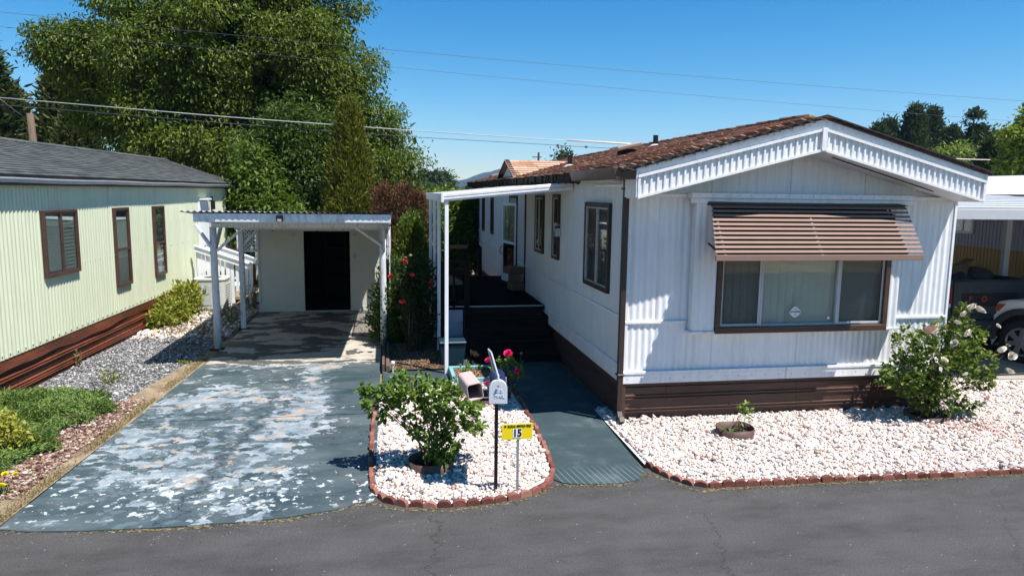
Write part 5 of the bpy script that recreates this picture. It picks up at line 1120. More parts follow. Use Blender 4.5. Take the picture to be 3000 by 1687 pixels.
# ================================================================ foliage: trees, shrubs
def crown(name, parent, blobs, ncl, per, L, W, mat, spread=.22, droop=.5, depth=.22, tint=(0, 1), rough=.18, seed=0, cut=None, up=None):
    rs = np.random.RandomState(seed+5); B = np.array(blobs, float); a = (B[:, 3]*B[:, 5]+B[:, 3]*B[:, 4]); idx = rs.choice(len(B), int(ncl*1.6), p=a/a.sum())
    v = norm(rs.normal(size=(len(idx), 3))); lump = 1+rough*(np.sin(v[:, 0]*7+idx*2.1)*np.cos(v[:, 2]*6+idx)+.6*np.sin(v[:, 1]*13+v[:, 0]*11+idx))
    r = (1-np.abs(rs.normal(0, depth, len(idx))))*lump; C = B[idx, :3]+v*B[idx, 3:6]*np.clip(r, .05, 1.35)[:, None]
    # drop clusters buried deep in another blob
    keep = np.ones(len(C), bool)
    for b in B: keep &= (((C-b[:3])/b[3:6])**2).sum(1) > .30
    keep &= C[:, 2] > .05
    if cut is not None: keep &= cut(C)
    C = C[keep][:ncl]; vo = v[keep][:ncl]; n = len(C); ct = rs.uniform(0, 1, n)
    P = np.repeat(C, per, 0)+rs.normal(0, spread, (n*per, 3))*np.array([1, 1, .75]); D = np.repeat(vo, per, 0)*.6+rs.normal(0, .6, (n*per, 3)); D[:, 2] -= droop
    T = np.clip(np.repeat(ct, per)*.55+rs.uniform(0, .45, n*per), 0, 1)*(tint[1]-tint[0])+tint[0]
    U_ = np.tile([0, 0, 1.], (len(P), 1)) if up is None else up
    return leaf_mesh(name, P, D, rs.uniform(.65, 1.25, len(P))*L, rs.uniform(.8, 1.2, len(P))*W, T, mat, parent, up=U_)
def trunk(par, x, y, h, r, limbs=(), mat='bark'):
    MB().tube([(x, y, -.1), (x+.02*h, y, h*.35), (x-.01*h, y, h*.7), (x, y, h)], [r*1.25, r, r*.75, r*.4], 10).build('trunk', mat, par, smooth=True)
    for (tx, ty, tz), f in limbs:
        s = Vector((x, y, h*f)); t_ = Vector((tx, ty, tz)); m_ = s.lerp(t_, .5)+Vector((0, 0, .3)); MB().tube([s, m_, t_], [r*.45, r*.28, r*.08], 7).build('limb', mat, par, smooth=True)
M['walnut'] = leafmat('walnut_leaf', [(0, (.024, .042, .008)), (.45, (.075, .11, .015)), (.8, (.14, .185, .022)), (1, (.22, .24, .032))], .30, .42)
M['bushleaf'] = leafmat('shrub_leaf', [(0, (.020, .040, .010)), (.5, (.048, .085, .016)), (1, (.095, .14, .024))], .3, .45)
M['brightleaf'] = leafmat('bright_young_leaf', [(0, (.04, .075, .010)), (.5, (.08, .13, .016)), (1, (.145, .20, .028))], .35, .42)
M['golden'] = leafmat('golden_cypress_spray', [(0, (.04, .052, .006)), (.5, (.105, .11, .010)), (1, (.19, .165, .015))], .2, .6)
M['deadbrown'] = leafmat('dead_brown_spray', [(0, (.04, .014, .008)), (.5, (.105, .042, .022)), (1, (.17, .075, .042))], .1, .8)
M['conif'] = leafmat('dark_conifer_spray', [(0, (.012, .026, .012)), (.6, (.028, .052, .020)), (1, (.055, .085, .028))], .15, .6)
M['conifbrown'] = leafmat('mixed_conifer_spray', [(0, (.022, .035, .014)), (.5, (.05, .075, .02)), (.8, (.10, .10, .03)), (1, (.14, .07, .035))], .2, .6)
M['lime'] = leafmat('lime_green_leaf', [(0, (.08, .12, .015)), (.5, (.16, .22, .025)), (1, (.24, .30, .04))], .35, .45)
M['yellowish'] = leafmat('yellow_green_leaf', [(0, (.09, .12, .02)), (.5, (.22, .24, .035)), (1, (.42, .38, .07))], .35, .5)
M['juniper'] = leafmat('juniper_needles', [(0, (.045, .08, .02)), (.5, (.12, .19, .045)), (.85, (.19, .27, .065)), (1, (.27, .28, .10))], .15, .6)
M['paleflower'] = leafmat('pale_yellow_flower', [(0, (.5, .45, .12)), (1, (.8, .75, .4))], .3, .6)
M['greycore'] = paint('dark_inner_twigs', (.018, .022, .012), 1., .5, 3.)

# ---- big walnut
wt = thing('walnut_tree', (-6, 30, 0), 'huge spreading green tree towering behind the green home and the carport', 'tree')
WB = [(-5.6, 30, 8.6, 4.2, 4.2, 3.4), (-8.4, 30.5, 8.6, 2.7, 3.6, 2.6), (-2.7, 30, 8.4, 2.2, 3.4, 3.0), (-10.1, 30, 7.8, 1.3, 2.4, 1.1), (-11.1, 29.5, 7.7, .8, 1.2, .45), (-8.3, 29.0, 4.9, 1.9, 2.8, 2.0), (-5.5, 28.8, 4.9, 3.3, 3.0, 2.6), (-1.9, 29.5, 5.4, 1.9, 3.0, 2.6), (-.5, 30, 4.4, 1.1, 2.0, 1.7), (-.1, 30, 2.6, .9, 1.8, 1.3), (-10.0, 30, 6.3, .9, 1.5, 1.1), (-5.6, 30, 12, 4.2, 3.6, 2.2), (-7, 28.6, 7, 2.5, 2.2, 2.4), (-3.6, 28.2, 6.9, 2.2, 2., 2.3)]
rs_ = np.random.RandomState(77); SUB = []
for b in WB:
    for k in range(int(9+3*b[3])):
        v = rs_.normal(size=3); v[1] -= .5; v /= np.linalg.norm(v); q = rs_.uniform(.62, .98); rr = rs_.uniform(.55, 1.15)
        SUB.append((b[0]+v[0]*b[3]*q, b[1]+v[1]*b[4]*q, b[2]+v[2]*b[5]*q, rr*1.1, rr, rr*.72))
crown('foliage', wt, SUB, 15500, 14, .17, .062, 'walnut', .19, .55, .20, seed=1, rough=.25)
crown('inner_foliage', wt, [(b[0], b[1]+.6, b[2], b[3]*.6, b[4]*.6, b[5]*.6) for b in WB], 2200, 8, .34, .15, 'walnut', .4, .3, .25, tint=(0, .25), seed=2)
trunk(wt, -6, 30, 7.5, .45, [((-9, 30, 8.5), .4), ((-2.5, 30, 8), .4), ((-5, 29, 10.5), .7), ((-11.5, 29.7, 7.5), .5), ((-1, 30, 4.5), .3), ((-7, 29, 5), .3)])
def tree(name, label, x, y, blobs, ncl, per, L, W, mat, th, tr, cat='tree', seed=0, group=None, spread=.2, droop=.3, depth=.22, tint=(0, 1), rough=.18, fol='foliage'):
    t_ = thing(name, (x, y, 0), label, cat, group); crown(fol, t_, blobs, ncl, per, L, W, mat, spread, droop, depth, tint, rough, seed)
    trunk(t_, x, y, th, tr); return t_
tree('leafy_tree', 'round dark green tree between the walnut and the golden cypress', -3.0, 24.2, [(-3.1, 24.2, 4.3, 1.0, 1.0, 1.5), (-2.6, 24, 2.9, 1.25, 1.1, 1.4), (-1.9, 24.5, 4.0, .9, .9, 1.3), (-2.1, 24.5, 2.4, .9, .9, 1.3), (-4.0, 24.6, 3.6, .8, .8, 1.2)], 2600, 11, .13, .06, 'bushleaf', 3.4, .12, seed=3, spread=.17)
tree('walnut_sapling', 'bright green sapling rising beside the end of the green home roof', -4.0, 22.6, [(-3.9, 22.5, 2.7, .75, .7, 1.0), (-3.5, 22.3, 2.05, .95, .8, .75), (-4.3, 22.6, 2.2, .5, .5, .8), (-3.9, 22.5, 3.75, .3, .3, .5), (-2.9, 22.2, 2.0, .55, .5, .35)], 1000, 10, .16, .065, 'brightleaf', 3.0, .05, seed=4, spread=.16, droop=.5)
def conifer(name, label, x, y, z0, z1, r, mat, n, L=.16, W=.03, up=.9, seed=0, group=None, cat='tree', prof=.85, tr=.1, bulge=1., rag=.25, spray=9, sp=.10, out=.5, trunkmat='bark'):
    rs = np.random.RandomState(seed+100); t_ = thing(name, (x, y, 0), label, cat, group); f = 1-(1-rs.uniform(0, 1, n))**.62*1.0; f = rs.uniform(0, 1, n)**1.25*1.0; h = z0+(z1-z0)*f
    a = rs.uniform(0, 6.283, n); rr = r*np.clip(1-f, 0, 1)**prof*np.minimum(1, .45+f*6)*(1+rag*np.sin(a*3+f*23)*np.cos(f*41+a)*1.0+rs.normal(0, rag*.45, n)); rr = np.maximum(rr, .03)*(1-np.abs(rs.normal(0, .13, n)))
    C = np.stack([x+rr*np.cos(a), y+rr*np.sin(a), h], 1); o = np.stack([np.cos(a)*out, np.sin(a)*out, np.full(n, up)], 1); ct = rs.uniform(0, 1, n)
    P = np.repeat(C, spray, 0)+rs.normal(0, sp, (n*spray, 3)); D = np.repeat(o, spray, 0)+rs.normal(0, .4, (n*spray, 3)); T = np.clip(np.repeat(ct, spray)*.6+rs.uniform(0, .4, n*spray), 0, 1)
    leaf_mesh('foliage', P, D, rs.uniform(.6, 1.3, len(P))*L, rs.uniform(.8, 1.2, len(P))*W, T, mat, t_, droop=.1)
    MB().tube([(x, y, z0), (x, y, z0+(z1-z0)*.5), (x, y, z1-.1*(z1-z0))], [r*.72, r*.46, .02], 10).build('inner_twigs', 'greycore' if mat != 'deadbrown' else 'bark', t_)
    if z0 > .2 or True: MB().tube([(x, y, -.05), (x, y, z0+.2)], [tr, tr*.9], 8).build('trunk', trunkmat, t_)
    return t_
conifer('golden_cypress', 'tall golden green cypress behind the carport roof', -1.05, 22.0, .2, 5.35, 1.12, 'golden', 4200, .16, .04, .9, seed=1, prof=.80, rag=.10, tr=.15)
conifer('golden_cypress', 'lower yellow green cypress between the golden cypress and the dead brown ones', .12, 22.6, .2, 3.0, .85, 'golden', 1600, .16, .04, 1., seed=2, prof=.7, rag=.15, tr=.12)
G = 'dead brown conifers beyond the soil bed'
conifer('dead_arborvitae', 'narrow dead brown arborvitae just behind the carport roof edge', -.08, 19.2, .1, 2.95, .42, 'deadbrown', 1300, .10, .024, .9, seed=3, group=G, rag=.12, tr=.06)
conifer('dead_arborvitae', 'tallest dead brown arborvitae in the middle of the dead row', .46, 19.0, .1, 2.92, .58, 'deadbrown', 1900, .10, .024, .9, seed=4, group=G, prof=.95, rag=.14, tr=.06)
conifer('dead_arborvitae', 'dead brown arborvitae next to the patio cover posts', .82, 19.1, .1, 2.76, .52, 'deadbrown', 1700, .10, .024, .9, seed=5, group=G, prof=.95, rag=.14, tr=.06)
conifer('green_arborvitae', 'small bright green arborvitae in front of the dead brown ones', .53, 15.6, .1, 2.26, .42, 'brightleaf', 1500, .09, .03, 1., seed=6, prof=.6, rag=.12, tr=.05)
conifer('dwarf_arborvitae', 'dense low green evergreen against the right carport post', .16, 13.8, .02, 1.45, .40, 'bushleaf', 1500, .07, .03, 1., seed=7, prof=.42, rag=.14, tr=.04, cat='shrub')
# ---- left conifers
G = 'conifers beyond the green home'
conifer('conifer', 'tallest dark conifer cut off by the left edge of the photo', -18.8, 38, 1, 9.6, 2.4, 'conif', 2600, .42, .12, .5, seed=8, group=G, spray=10, sp=.3, out=.9, rag=.4, tr=.3)
conifer('conifer', 'ragged brown-green conifer just left of the leaning pole', -17.7, 38.5, 1, 7.2, 1.5, 'conifbrown', 2200, .36, .11, .5, seed=9, group=G, spray=10, sp=.25, out=.9, rag=.4, tr=.25)
conifer('conifer', 'pointed yellow-green conifer right of the leaning pole', -14.75, 36.5, .5, 7.7, 1.15, 'conifbrown', 2400, .32, .10, .7, seed=10, group=G, spray=10, sp=.22, out=.8, rag=.38, prof=.7, tr=.25)
conifer('conifer', 'low yellow-green conifer against the left flank of the walnut', -13.4, 35, .5, 5.9, 1.3, 'conifbrown', 1800, .30, .10, .7, seed=11, group=G, spray=10, sp=.22, out=.8, rag=.3, prof=.6, tr=.25)
up_ = thing('utility_pole', (-14.5, 33.5, 0), 'bare leaning wooden pole behind the green home roof', 'pole'); MB().tube([(-14.42, 33.5, 0), (-14.66, 33.5, 5.9)], [.17, .13], 10).build('pole', 'wood', up_, smooth=True)
# ---- hedge shrubs past the patio
G = 'shrubs past the end of the deck'
tree('leafy_shrub', 'tall loose shrub against the far corner of the white home', 2.55, 23.5, [(2.6, 23.5, 1.7, .7, .6, 1.1), (2.3, 23.2, 1.1, .7, .6, .9), (2.7, 23.6, 2.4, .45, .4, .5)], 1300, 9, .12, .065, 'brightleaf', 1.4, .05, 'shrub', 5, G, .14)
tree('leafy_shrub', 'wide green shrub between the patio posts and the white home', 1.75, 24.5, [(1.75, 24.5, 1.3, .8, .7, .9), (1.3, 25, 1.6, .7, .7, .8)], 900, 9, .12, .065, 'bushleaf', 1.0, .05, 'shrub', 6, G, .14)
tree('leafy_shrub', 'pale olive shrub far behind the patio posts', 2.2, 31, [(2.2, 31, 2.0, 1.3, .9, .8), (.9, 31.5, 1.9, 1.3, 1, 1.0), (3.2, 31.5, 1.6, 1.0, .8, 1.)], 900, 9, .2, .1, 'lime', 1.2, .07, 'shrub', 7, G, .2, tint=(0, .5))
rc = thing('plastic_tub', (1.28, 22.0, 0), 'small red and white tub glimpsed between the patio posts', 'tub'); MB().tube([(1.28, 22, .55), (1.28, 22, .95)], [.14, .18], 12).build('tub', 'redplastic', rc); MB().tube([(1.28, 22, .95), (1.28, 22, 1.35)], [.17, .15], 12).build('cover', 'signwhite', rc); MB().box(1.1, 1.46, 21.85, 22.15, 0, .55).build('stand', 'wood', rc)
# ---- distant trees
G = 'distant trees below the hill'
def blobtree(label, x, y, z0, w_, h, mat, n, seed, L=.5, group=G, name='distant_tree', tint=(0, 1)):
    k = 4; rs = np.random.RandomState(seed); bl = [(x+rs.uniform(-.35, .35)*w_, y+rs.uniform(-.2, .2)*w_, z0+h*(.3+.5*rs.uniform()), w_*rs.uniform(.28, .42), w_*.35, h*rs.uniform(.22, .34)) for _ in range(k)]+[(x, y, z0+h*.62, w_*.4, w_*.4, h*.38), (x, y, z0+h*.3, w_*.5, w_*.4, h*.3)]
    return tree(name, label, x, y, bl, n, 9, L, L*.45, mat, h*.5, w_*.04+.1, 'tree', seed, group, L*.8, .2, tint=tint, rough=.22)
blobtree('big dark round-topped tree on the horizon left of the hill', 7.9, 120, -.5, 5.6, 6.4, 'conif', 900, 21, .5)
blobtree('mid-green tree in front of the big round one on the horizon', 6.3, 100, -.5, 3.2, 4.0, 'bushleaf', 500, 22, .45)
blobtree('small light green tree right of the big round one on the horizon', 9.9, 115, -.5, 1.8, 4.6, 'bushleaf', 350, 23, .4)
for i, (x, y, w_, h, mt, lab) in enumerate(((12.3, 118, 4.4, 3.4, 'conif', 'first low dark treetop right of the round tree, below the hill'), (15.2, 122, 4, 4.2, 'conif', 'second dark treetop below the hill, above the patio cover'), (18.6, 125, 4.6, 4.4, 'bushleaf', 'wide green treetop below the hill, above the patio cover'), (20.2, 110, 2.6, 5.3, 'conif', 'tallest pointed dark treetop just left of the cross gable'), (3.2, 90, 4.2, 3.6, 'bushleaf', 'green treetop low behind the dead brown conifers'), (5.2, 75, 3.8, 2.9, 'bushleaf', 'light treetop low between dead conifers and patio cover'))):
    blobtree(lab, x, y, -.4, w_, h, mt, 420, 30+i, .45)
blobtree('spiky dark tree standing behind the middle of the brown roof', 14.9, 60, -.3, 2.5, 6.7, 'conif', 900, 41, .34, group=None)
blobtree('little tree tips behind the brown roof left of the vent', 12.9, 58, -.3, 1.2, 5.3, 'bushleaf', 250, 42, .3, group=None)
blobtree('small treetops peeking over the ridge behind the pipes', 21.3, 62, -.3, 4.2, 6.7, 'bushleaf', 500, 43, .34, group=None)
dr = thing('house', (17, 62, 0), 'distant house with a low dark gable roof peeking over the brown roof', 'house'); MB().prism([(15.2, 62, 5.35), (19.4, 62, 5.35), (17.4, 62, 6.12)], (0, 6, 0)).build('roof', 'darkroof', dr); MB().box(15.6, 19.0, 62.3, 68, 0, 5.35).build('wall', 'wood', dr)
wo = thing('storage_shed', (6.4, 60, 0), 'small far white shed glimpsed under the patio cover', 'shed'); MB().box(4.9, 6.6, 60, 64, 0, 2.2).build('wall', 'signwhite', wo); MB().prism([(4.7, 59.8, 2.2), (6.8, 59.8, 2.2), (5.75, 59.8, 2.7)], (0, 4.4, 0)).build('roof', 'lightgrey', wo)
dp = thing('utility_pole', (12.85, 60.2, 0), 'far utility pole with a small crossarm above the brown roof', 'pole'); MB().tube([(12.85, 60.2, 0), (12.85, 60.2, 6.3)], [.12, .09], 8).build('pole', 'wood', dp); MB().bar((12.3, 60.2, 5.9), (13.1, 60.2, 5.9), .06, .08).build('crossarm', 'wood', dp)
# ---- right-hand background
G = 'dark conifers above the right end of the roof'
for i, (x, z1, r, lab) in enumerate(((52.4, 10.2, 2.6, 'lowest dark conifer at the left of the group above the right rake'), (54.3, 10.9, 2.3, 'second dark conifer from the left above the right rake'), (56.6, 12.5, 3.4, 'tallest broad dark conifer above the right rake'), (59.6, 12.3, 2.9, 'pointed dark conifer right of the tallest one'), (61.4, 10.2, 1.9, 'short dark conifer at the right of the group, behind the lime willow'))):
    conifer('conifer', lab, x, 70+i % 2, -.3, z1, r, 'conif', 2000, .46, .16, .7, seed=50+i, group=G, spray=10, sp=.28, out=.55, rag=.32, prof=.85, tr=.35)
t_ = conifer('conifer', 'dark conifer with a thin bare topknot right of the lime willow', 64.6, 70, -.3, 10.6, 3.3, 'conif', 1500, .5, .18, .6, seed=60, group=G, spray=10, sp=.28, out=.9, rag=.35, prof=.6, tr=.35)
conifer('conifer', 'low dark conifer beside the topknot one near the right edge', 67.0, 71, -.3, 9.6, 2.6, 'conif', 1100, .58, .2, .6, seed=61, group=G, spray=10, sp=.4, out=.9, rag=.3, prof=.6, tr=.3)
kn = thing('snag_tree', (63.4, 69.6, 0), 'thin bare-stemmed treetop tuft above the right-hand conifers', 'tree'); MB().tube([(63.5, 69.6, 0), (63.5, 69.6, 12.0)], [.25, .06], 6).build('trunk', 'bark', kn); crown('foliage', kn, [(63.6, 69.6, 12.1, .8, .5, .4), (62.6, 69.6, 11.1, .4, .3, .2), (64.4, 69.6, 11.9, .4, .3, .3)], 90, 7, .35, .14, 'conif', .16, 0, seed=62)
tree('willow_tree', 'lime green willow below the dark conifers', 62, 64, [(56.6, 64, 6.4, 2.5, 2, 1.8), (59.5, 64, 5.5, 2.6, 2, 2.1), (54.5, 64, 5.2, 1.6, 2, 1.6), (61.5, 64, 5.6, 1.6, 2, 1.3), (58, 63.5, 3.6, 3.8, 2, 1.9)], 1500, 9, .48, .16, 'lime', 4, .4, seed=63, spread=.4, droop=.8)
blobtree('dark green bushy mass below the willow beside the white roof', 57, 60, -.5, 10, 5.2, 'bushleaf', 1100, 64, .5, group=None)
tree('maple_tree', 'bright lime maple entering at the right edge of the photo', 30.9, 30, [(30.6, 30, 5.7, 1.0, 1, .9), (30.2, 30, 4.6, .75, .9, .8), (31.3, 30, 6.6, 1.0, 1, .9), (29.5, 30, 6.0, .4, .4, .22), (31.4, 30, 4.2, 1.4, 1, 1.5), (31.4, 30, 7.3, .6, .6, .5)], 1500, 9, .19, .15, 'lime', 4, .2, seed=65, spread=.2, droop=.3)
conifer('conifer', 'dark conifer behind the lime maple at the right edge', 36.2, 38, -.2, 6.2, 1.8, 'conif', 900, .4, .13, .6, seed=66, spray=9, sp=.25, out=.8, rag=.3, tr=.2)

# ---- shrubs and ground plants on the left
tree('flowering_shrub', 'yellow-green leafy shrub against the rusty skirting by the air conditioner', -4.5, 16.6, [(-4.6, 16.1, .26, .28, .35, .22), (-4.5, 16.8, .42, .24, .4, .28), (-4.55, 17.3, .40, .2, .3, .28), (-4.66, 15.6, .15, .2, .3, .14)], 330, 9, .11, .05, 'yellowish', .35, .03, 'shrub', 70, None, .1, -.4)
def juniper():
    t_ = thing('juniper_shrub', (-4.4, 9.2, 0), 'low spreading green juniper mat between the rusty skirting and the driveway', 'shrub'); rs = np.random.RandomState(3); n = 24000
    P2 = np.stack([rs.uniform(-5.6, -3.4, n), rs.uniform(7.0, 10.75, n)], 1)
    def inside(p):
        x, y = p[:, 0], p[:, 1]; a = ((x+4.55)/1.02)**2+((y-9.55)/1.05)**2 < 1+.12*np.sin(x*9)+.10*np.cos(y*11); b = ((x+4.75)/1.05)**2+((y-8.35)/1.2)**2 < 1+.15*np.sin(y*8+x*4); return (a | b) & (x > sidegreen(y)+.03)
    P2 = P2[inside(P2)]; x, y = P2[:, 0], P2[:, 1]; n = len(P2)
    e = np.maximum(1-((x+4.55)/1.02)**2-((y-9.55)/1.05)**2, 1-((x+4.75)/1.05)**2-((y-8.35)/1.2)**2); e = np.clip(e, 0.02, 1)
    h = .05+.17*np.sqrt(e)*(.8+.25*np.sin(x*5.1+y*2)*np.cos(y*4.3))+.05*np.sin(x*14)*np.cos(y*12)
    fx, fy = np.sin(x*6.3+y*3.1)*1.1, np.cos(x*4.1-y*6.7)*1.1
    per = 5; Z = h*rs.uniform(.55, 1, n); C = np.stack([x, y, Z], 1); ct = rs.uniform(0, 1, n)
    P = np.repeat(C, per, 0)+rs.normal(0, .03, (n*per, 3))*np.array([1, 1, .5]); D = np.repeat(np.stack([fx, fy-.3, np.full(n, .30)], 1), per, 0)+rs.normal(0, .45, (n*per, 3))
    leaf_mesh('foliage', P, D, rs.uniform(.03, .065, len(P)), .012, np.clip(np.repeat(ct, per)*.5+rs.uniform(0, .5, len(P)), 0, 1), 'juniper', t_, droop=.1)
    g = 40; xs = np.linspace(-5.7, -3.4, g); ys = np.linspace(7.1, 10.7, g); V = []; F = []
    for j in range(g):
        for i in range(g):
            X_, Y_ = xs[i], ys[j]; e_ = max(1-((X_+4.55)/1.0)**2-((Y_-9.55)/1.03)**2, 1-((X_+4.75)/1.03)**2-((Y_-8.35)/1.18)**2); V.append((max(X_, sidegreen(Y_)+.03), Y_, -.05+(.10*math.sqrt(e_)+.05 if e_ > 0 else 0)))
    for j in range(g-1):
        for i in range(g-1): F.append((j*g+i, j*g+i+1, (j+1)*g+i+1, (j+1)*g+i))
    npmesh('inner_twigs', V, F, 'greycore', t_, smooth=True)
    for k in range(7): a = k*.9; MB().tube([(-4.5, 9.1, .0), (-4.5+.5*math.cos(a), 9.1+.5*math.sin(a), .12), (-4.5+.9*math.cos(a), 9.1+.8*math.sin(a), .16)], [.02, .012, .005], 6).build('branch', 'bark', t_)
juniper()
tree('yellow_shrub', 'pale yellow-leaved small plant growing out of the juniper at the left edge', -4.15, 8.25, [(-4.2, 8.25, .30, .2, .2, .13), (-4.0, 8.15, .26, .16, .16, .11), (-4.5, 8.4, .34, .2, .2, .12)], 190, 9, .05, .032, 'yellowish', .25, .012, 'plant', 71, None, .05, -.4, tint=(.45, 1))
yf = thing('yellow_flower', (-3.62, 7.1, 0), 'clump of bright yellow button flowers at the left edge by the road', 'flower'); BL['yellowbloom'] = bloom_mesh('yellowbloom', .034, 26, 9)
for x, y, z in ((-3.56, 7.12, .20), (-3.50, 7.18, .17), (-3.62, 7.05, .16), (-3.70, 7.10, .21), (-3.68, 7.0, .14), (-3.55, 7.02, .13)):
    place(BL['yellowbloom'], 'bloom', yf, (x, y, z), (.3, 0, random.random()*6)); MB().tube([(-3.62, 7.1, 0), (x, y, z)], .003, 5).build('stem', 'stem', yf)
P = np.stack([RS.normal(-3.66, .07, 260), RS.normal(7.06, .06, 260), RS.uniform(.0, .08, 260)], 1); leaf_mesh('foliage', P, np.stack([RS.normal(size=260), RS.normal(size=260), RS.uniform(.3, 1.2, 260)], 1), .05, .012, RS.uniform(0, .7, 260), 'juniper', yf)
# weeds
def weed(name, label, x, y, r, h, mat, n, seed, L=.05, W=.015, cat='plant', group=None):
    rs = np.random.RandomState(seed); t_ = thing(name, (x, y, 0), label, cat, group); k = max(5, n//18)
    for i in range(k):
        a = rs.uniform(0, 6.28); q = rs.uniform(0, r); tx, ty, tz = x+q*math.cos(a), y+q*math.sin(a), h*rs.uniform(.5, 1); MB().tube([(x+(tx-x)*.4, y+(ty-y)*.4, 0), (tx, ty, tz)], [.003, .002], 4).build('stem', 'stem', t_)
        m_ = 14; P = np.stack([np.linspace(x+(tx-x)*.4, tx, m_), np.linspace(y+(ty-y)*.4, ty, m_), np.linspace(.02, tz, m_)], 1)+rs.normal(0, .012, (m_, 3)); D = rs.normal(size=(m_, 3)); D[:, 2] = np.abs(D[:, 2])
        leaf_mesh('leaves', P, D, L, W, rs.uniform(0, 1, m_), mat, t_)
    return t_
weed('weed', 'thin weed clump in the middle of the grey gravel by the rusty skirting', -4.05, 11.15, .28, .24, 'yellowish', 200, 80, group='weeds in the gravel')
weed('weed', 'dry stalks leaning on the rusty skirting in the grey gravel', -4.93, 12.3, .07, .28, 'straw', 90, 81, group='weeds in the gravel')
weed('weed', 'tall dry weeds between the shed and the porch stair', -3.2, 17.9, .25, .65, 'straw', 420, 82, .06, .02, group='weeds in the gravel')
weed('weed', 'greenish weeds in front of the air conditioner', -3.75, 16.7, .35, .30, 'yellowish', 300, 83, .05, .016, group='weeds in the gravel')
weed('weed', 'dry yellow weeds beside the rear carport post', -3.3, 16.2, .3, .4, 'straw', 300, 84, .05, .018, group='weeds in the gravel')
weed('weed', 'low green tuft at the driveway edge near the left carport post', -3.35, 12.3, .12, .06, 'yellowish', 110, 85, .04, .014, group='weeds in the gravel')
n = 9000; P = np.stack([RS.uniform(-4.6, -3.0, n), RS.uniform(14.7, 18.6, n), np.full(n, -.01)], 1); blades('dry_grass', P, 'straw', .02, .09, kind='stuff')

# ================================================================ overhead cables
def wire(label, pts, r, mat, group='overhead cables'):
    t_ = thing('overhead_cable', pts[0], label, 'cable', group); P = [Vector(p) for p in pts]; out = []
    N_ = 28; L = (P[-1]-P[0])
    if len(P) == 2:
        for k in range(N_+1): f = k/N_; p = P[0].lerp(P[1], f); p.z -= L.length*.006*4*f*(1-f); out.append(p)
    else: out = P
    MB().tube(out, r, 6).build('cable', mat, t_, smooth=True); return t_
def ext(a, b, f=.25): a, b = Vector(a), Vector(b); return [tuple(a-(b-a)*f), tuple(b+(b-a)*f)]
wire('uppermost thin cable crossing the sky and the walnut crown', ext((-10.18, 22, 7.68), (22.02, 22, 6.46)), .005, 'wiredark')
wire('second thin cable just below the uppermost one', ext((-10.2, 22, 7.30), (22.03, 22, 5.75)), .0042, 'wiredark')
c1 = wire('thick pale twisted service cable ending at the white home roof', [(-14.9, 33.3, 5.8), (-10.34, 21.9, 5.26), (-4.5, 21.9, 4.93), (.83, 22, 4.70), (4.9, 22, 4.55), (8.66, 22, 4.42)], .014, 'wire')
MB().tube([(5.6, 22, 4.545), (7.2, 22, 4.49), (8.66, 22, 4.44)], .022, 8).build('pale_sleeve', 'wirewhite', c1, smooth=True)
c2 = wire('thin dark telephone cable below the thick pale one', [(-14.9, 33.3, 5.65), (-10.34, 22, 5.08), (-4.5, 22, 4.76), (.83, 22, 4.51), (4.5, 22, 4.40), (8.0, 22, 4.29)], .009, 'wiredark')
for x, z in ((5.30, 4.372), (6.22, 4.345)): MB().tube([(x-.035, 22, z-.0), (x+.035, 22, z)], .035, 8).build('splice_knob', 'blackmetal', c2)
wire('short pale cable beyond the right end of the white roof', [(28.00, 36, 5.21), (35.88, 36, 5.12)], .028, 'wirewhite')

# ================================================================ neighbour on the right
nh = thing('mobile_home', (14, 16, 0), 'lavender and tan two-tone mobile home partly hidden on the right', 'mobile home')
for k, (a, b) in enumerate(((9.5, 12), (12, 14.5), (14.5, 17), (17, 19.5), (19.5, 22))):
    mb = MB(); corr(mb, (14, 0, 0), (0, 1, 0), (-1, 0, 0), a, b-.004, 1.75, 3.0, .10, .012, 'trap'); mb.build('siding_panel', 'lavender', nh)
    mb = MB(); corr(mb, (14.01, 0, 0), (0, 1, 0), (-1, 0, 0), a, b-.004, .3, 1.745, .10, .012, 'trap'); mb.build('siding_panel', 'yellowtan', nh)
MB().box(14.02, 18, 9.5, 22, 0, 3.0).build('wall', 'lavender', nh)
MB().prism([(13.6, 9.3, 3.0), (16, 9.3, 3.5), (18.4, 9.3, 3.0)], (0, 13, 0)).build('roof', 'metalroof', nh)
nw, ns = window(nh, (13.985, 15.6, 2.1), (0, -1, 0), (-1, 0, 0), .55, .42, .05, 'whitewood', 'whitewood', (.28,), .04, 'glass', 'black')
nc = thing('carport', (11, 12, 0), 'white metal carport roof sheltering the pickup at the right', 'carport')
MB().box(7.72, 15.5, 9.0, 9.05, 2.60, 2.745).build('front_fascia', 'lightgrey', nc, bevel=.004)
for k in range(14):
    y = 9.06+k*.58; z = 2.745+(y-9)*.045; rp = MB().prism([(7.74, y, z), (13.9, y+.0, z), (13.9, y+.575, z+.026), (7.74, y+.575, z+.026)], (0, 0, .012)).build('roof_panel', 'metalroof', nc); MB().prism([(7.74, y, z+.012), (13.9, y, z+.012), (13.9, y+.16, z+.018), (7.74, y+.16, z+.018)], (0, 0, .012)).build('rib', 'steel', rp)
for x, y in ((12.05, 12.1), (8.2, 17.6), (8.3, 12.5), (13.9, 17.6)): MB().box(x-.06, x+.06, y-.04, y+.04, 0, 2.5).build('post', 'lightgrey', nc)
n2 = thing('mobile_home', (26, 27, 0), 'far white metal roof beyond the right-hand carport', 'mobile home')
MB().prism([(19, 24, 2.95), (24, 24, 3.35), (29, 24, 2.95)], (0, 13, 0)).build('roof', 'metalroof', n2); MB().box(19.4, 28.6, 24.3, 37, 0, 2.95).build('wall', 'lavender', n2)
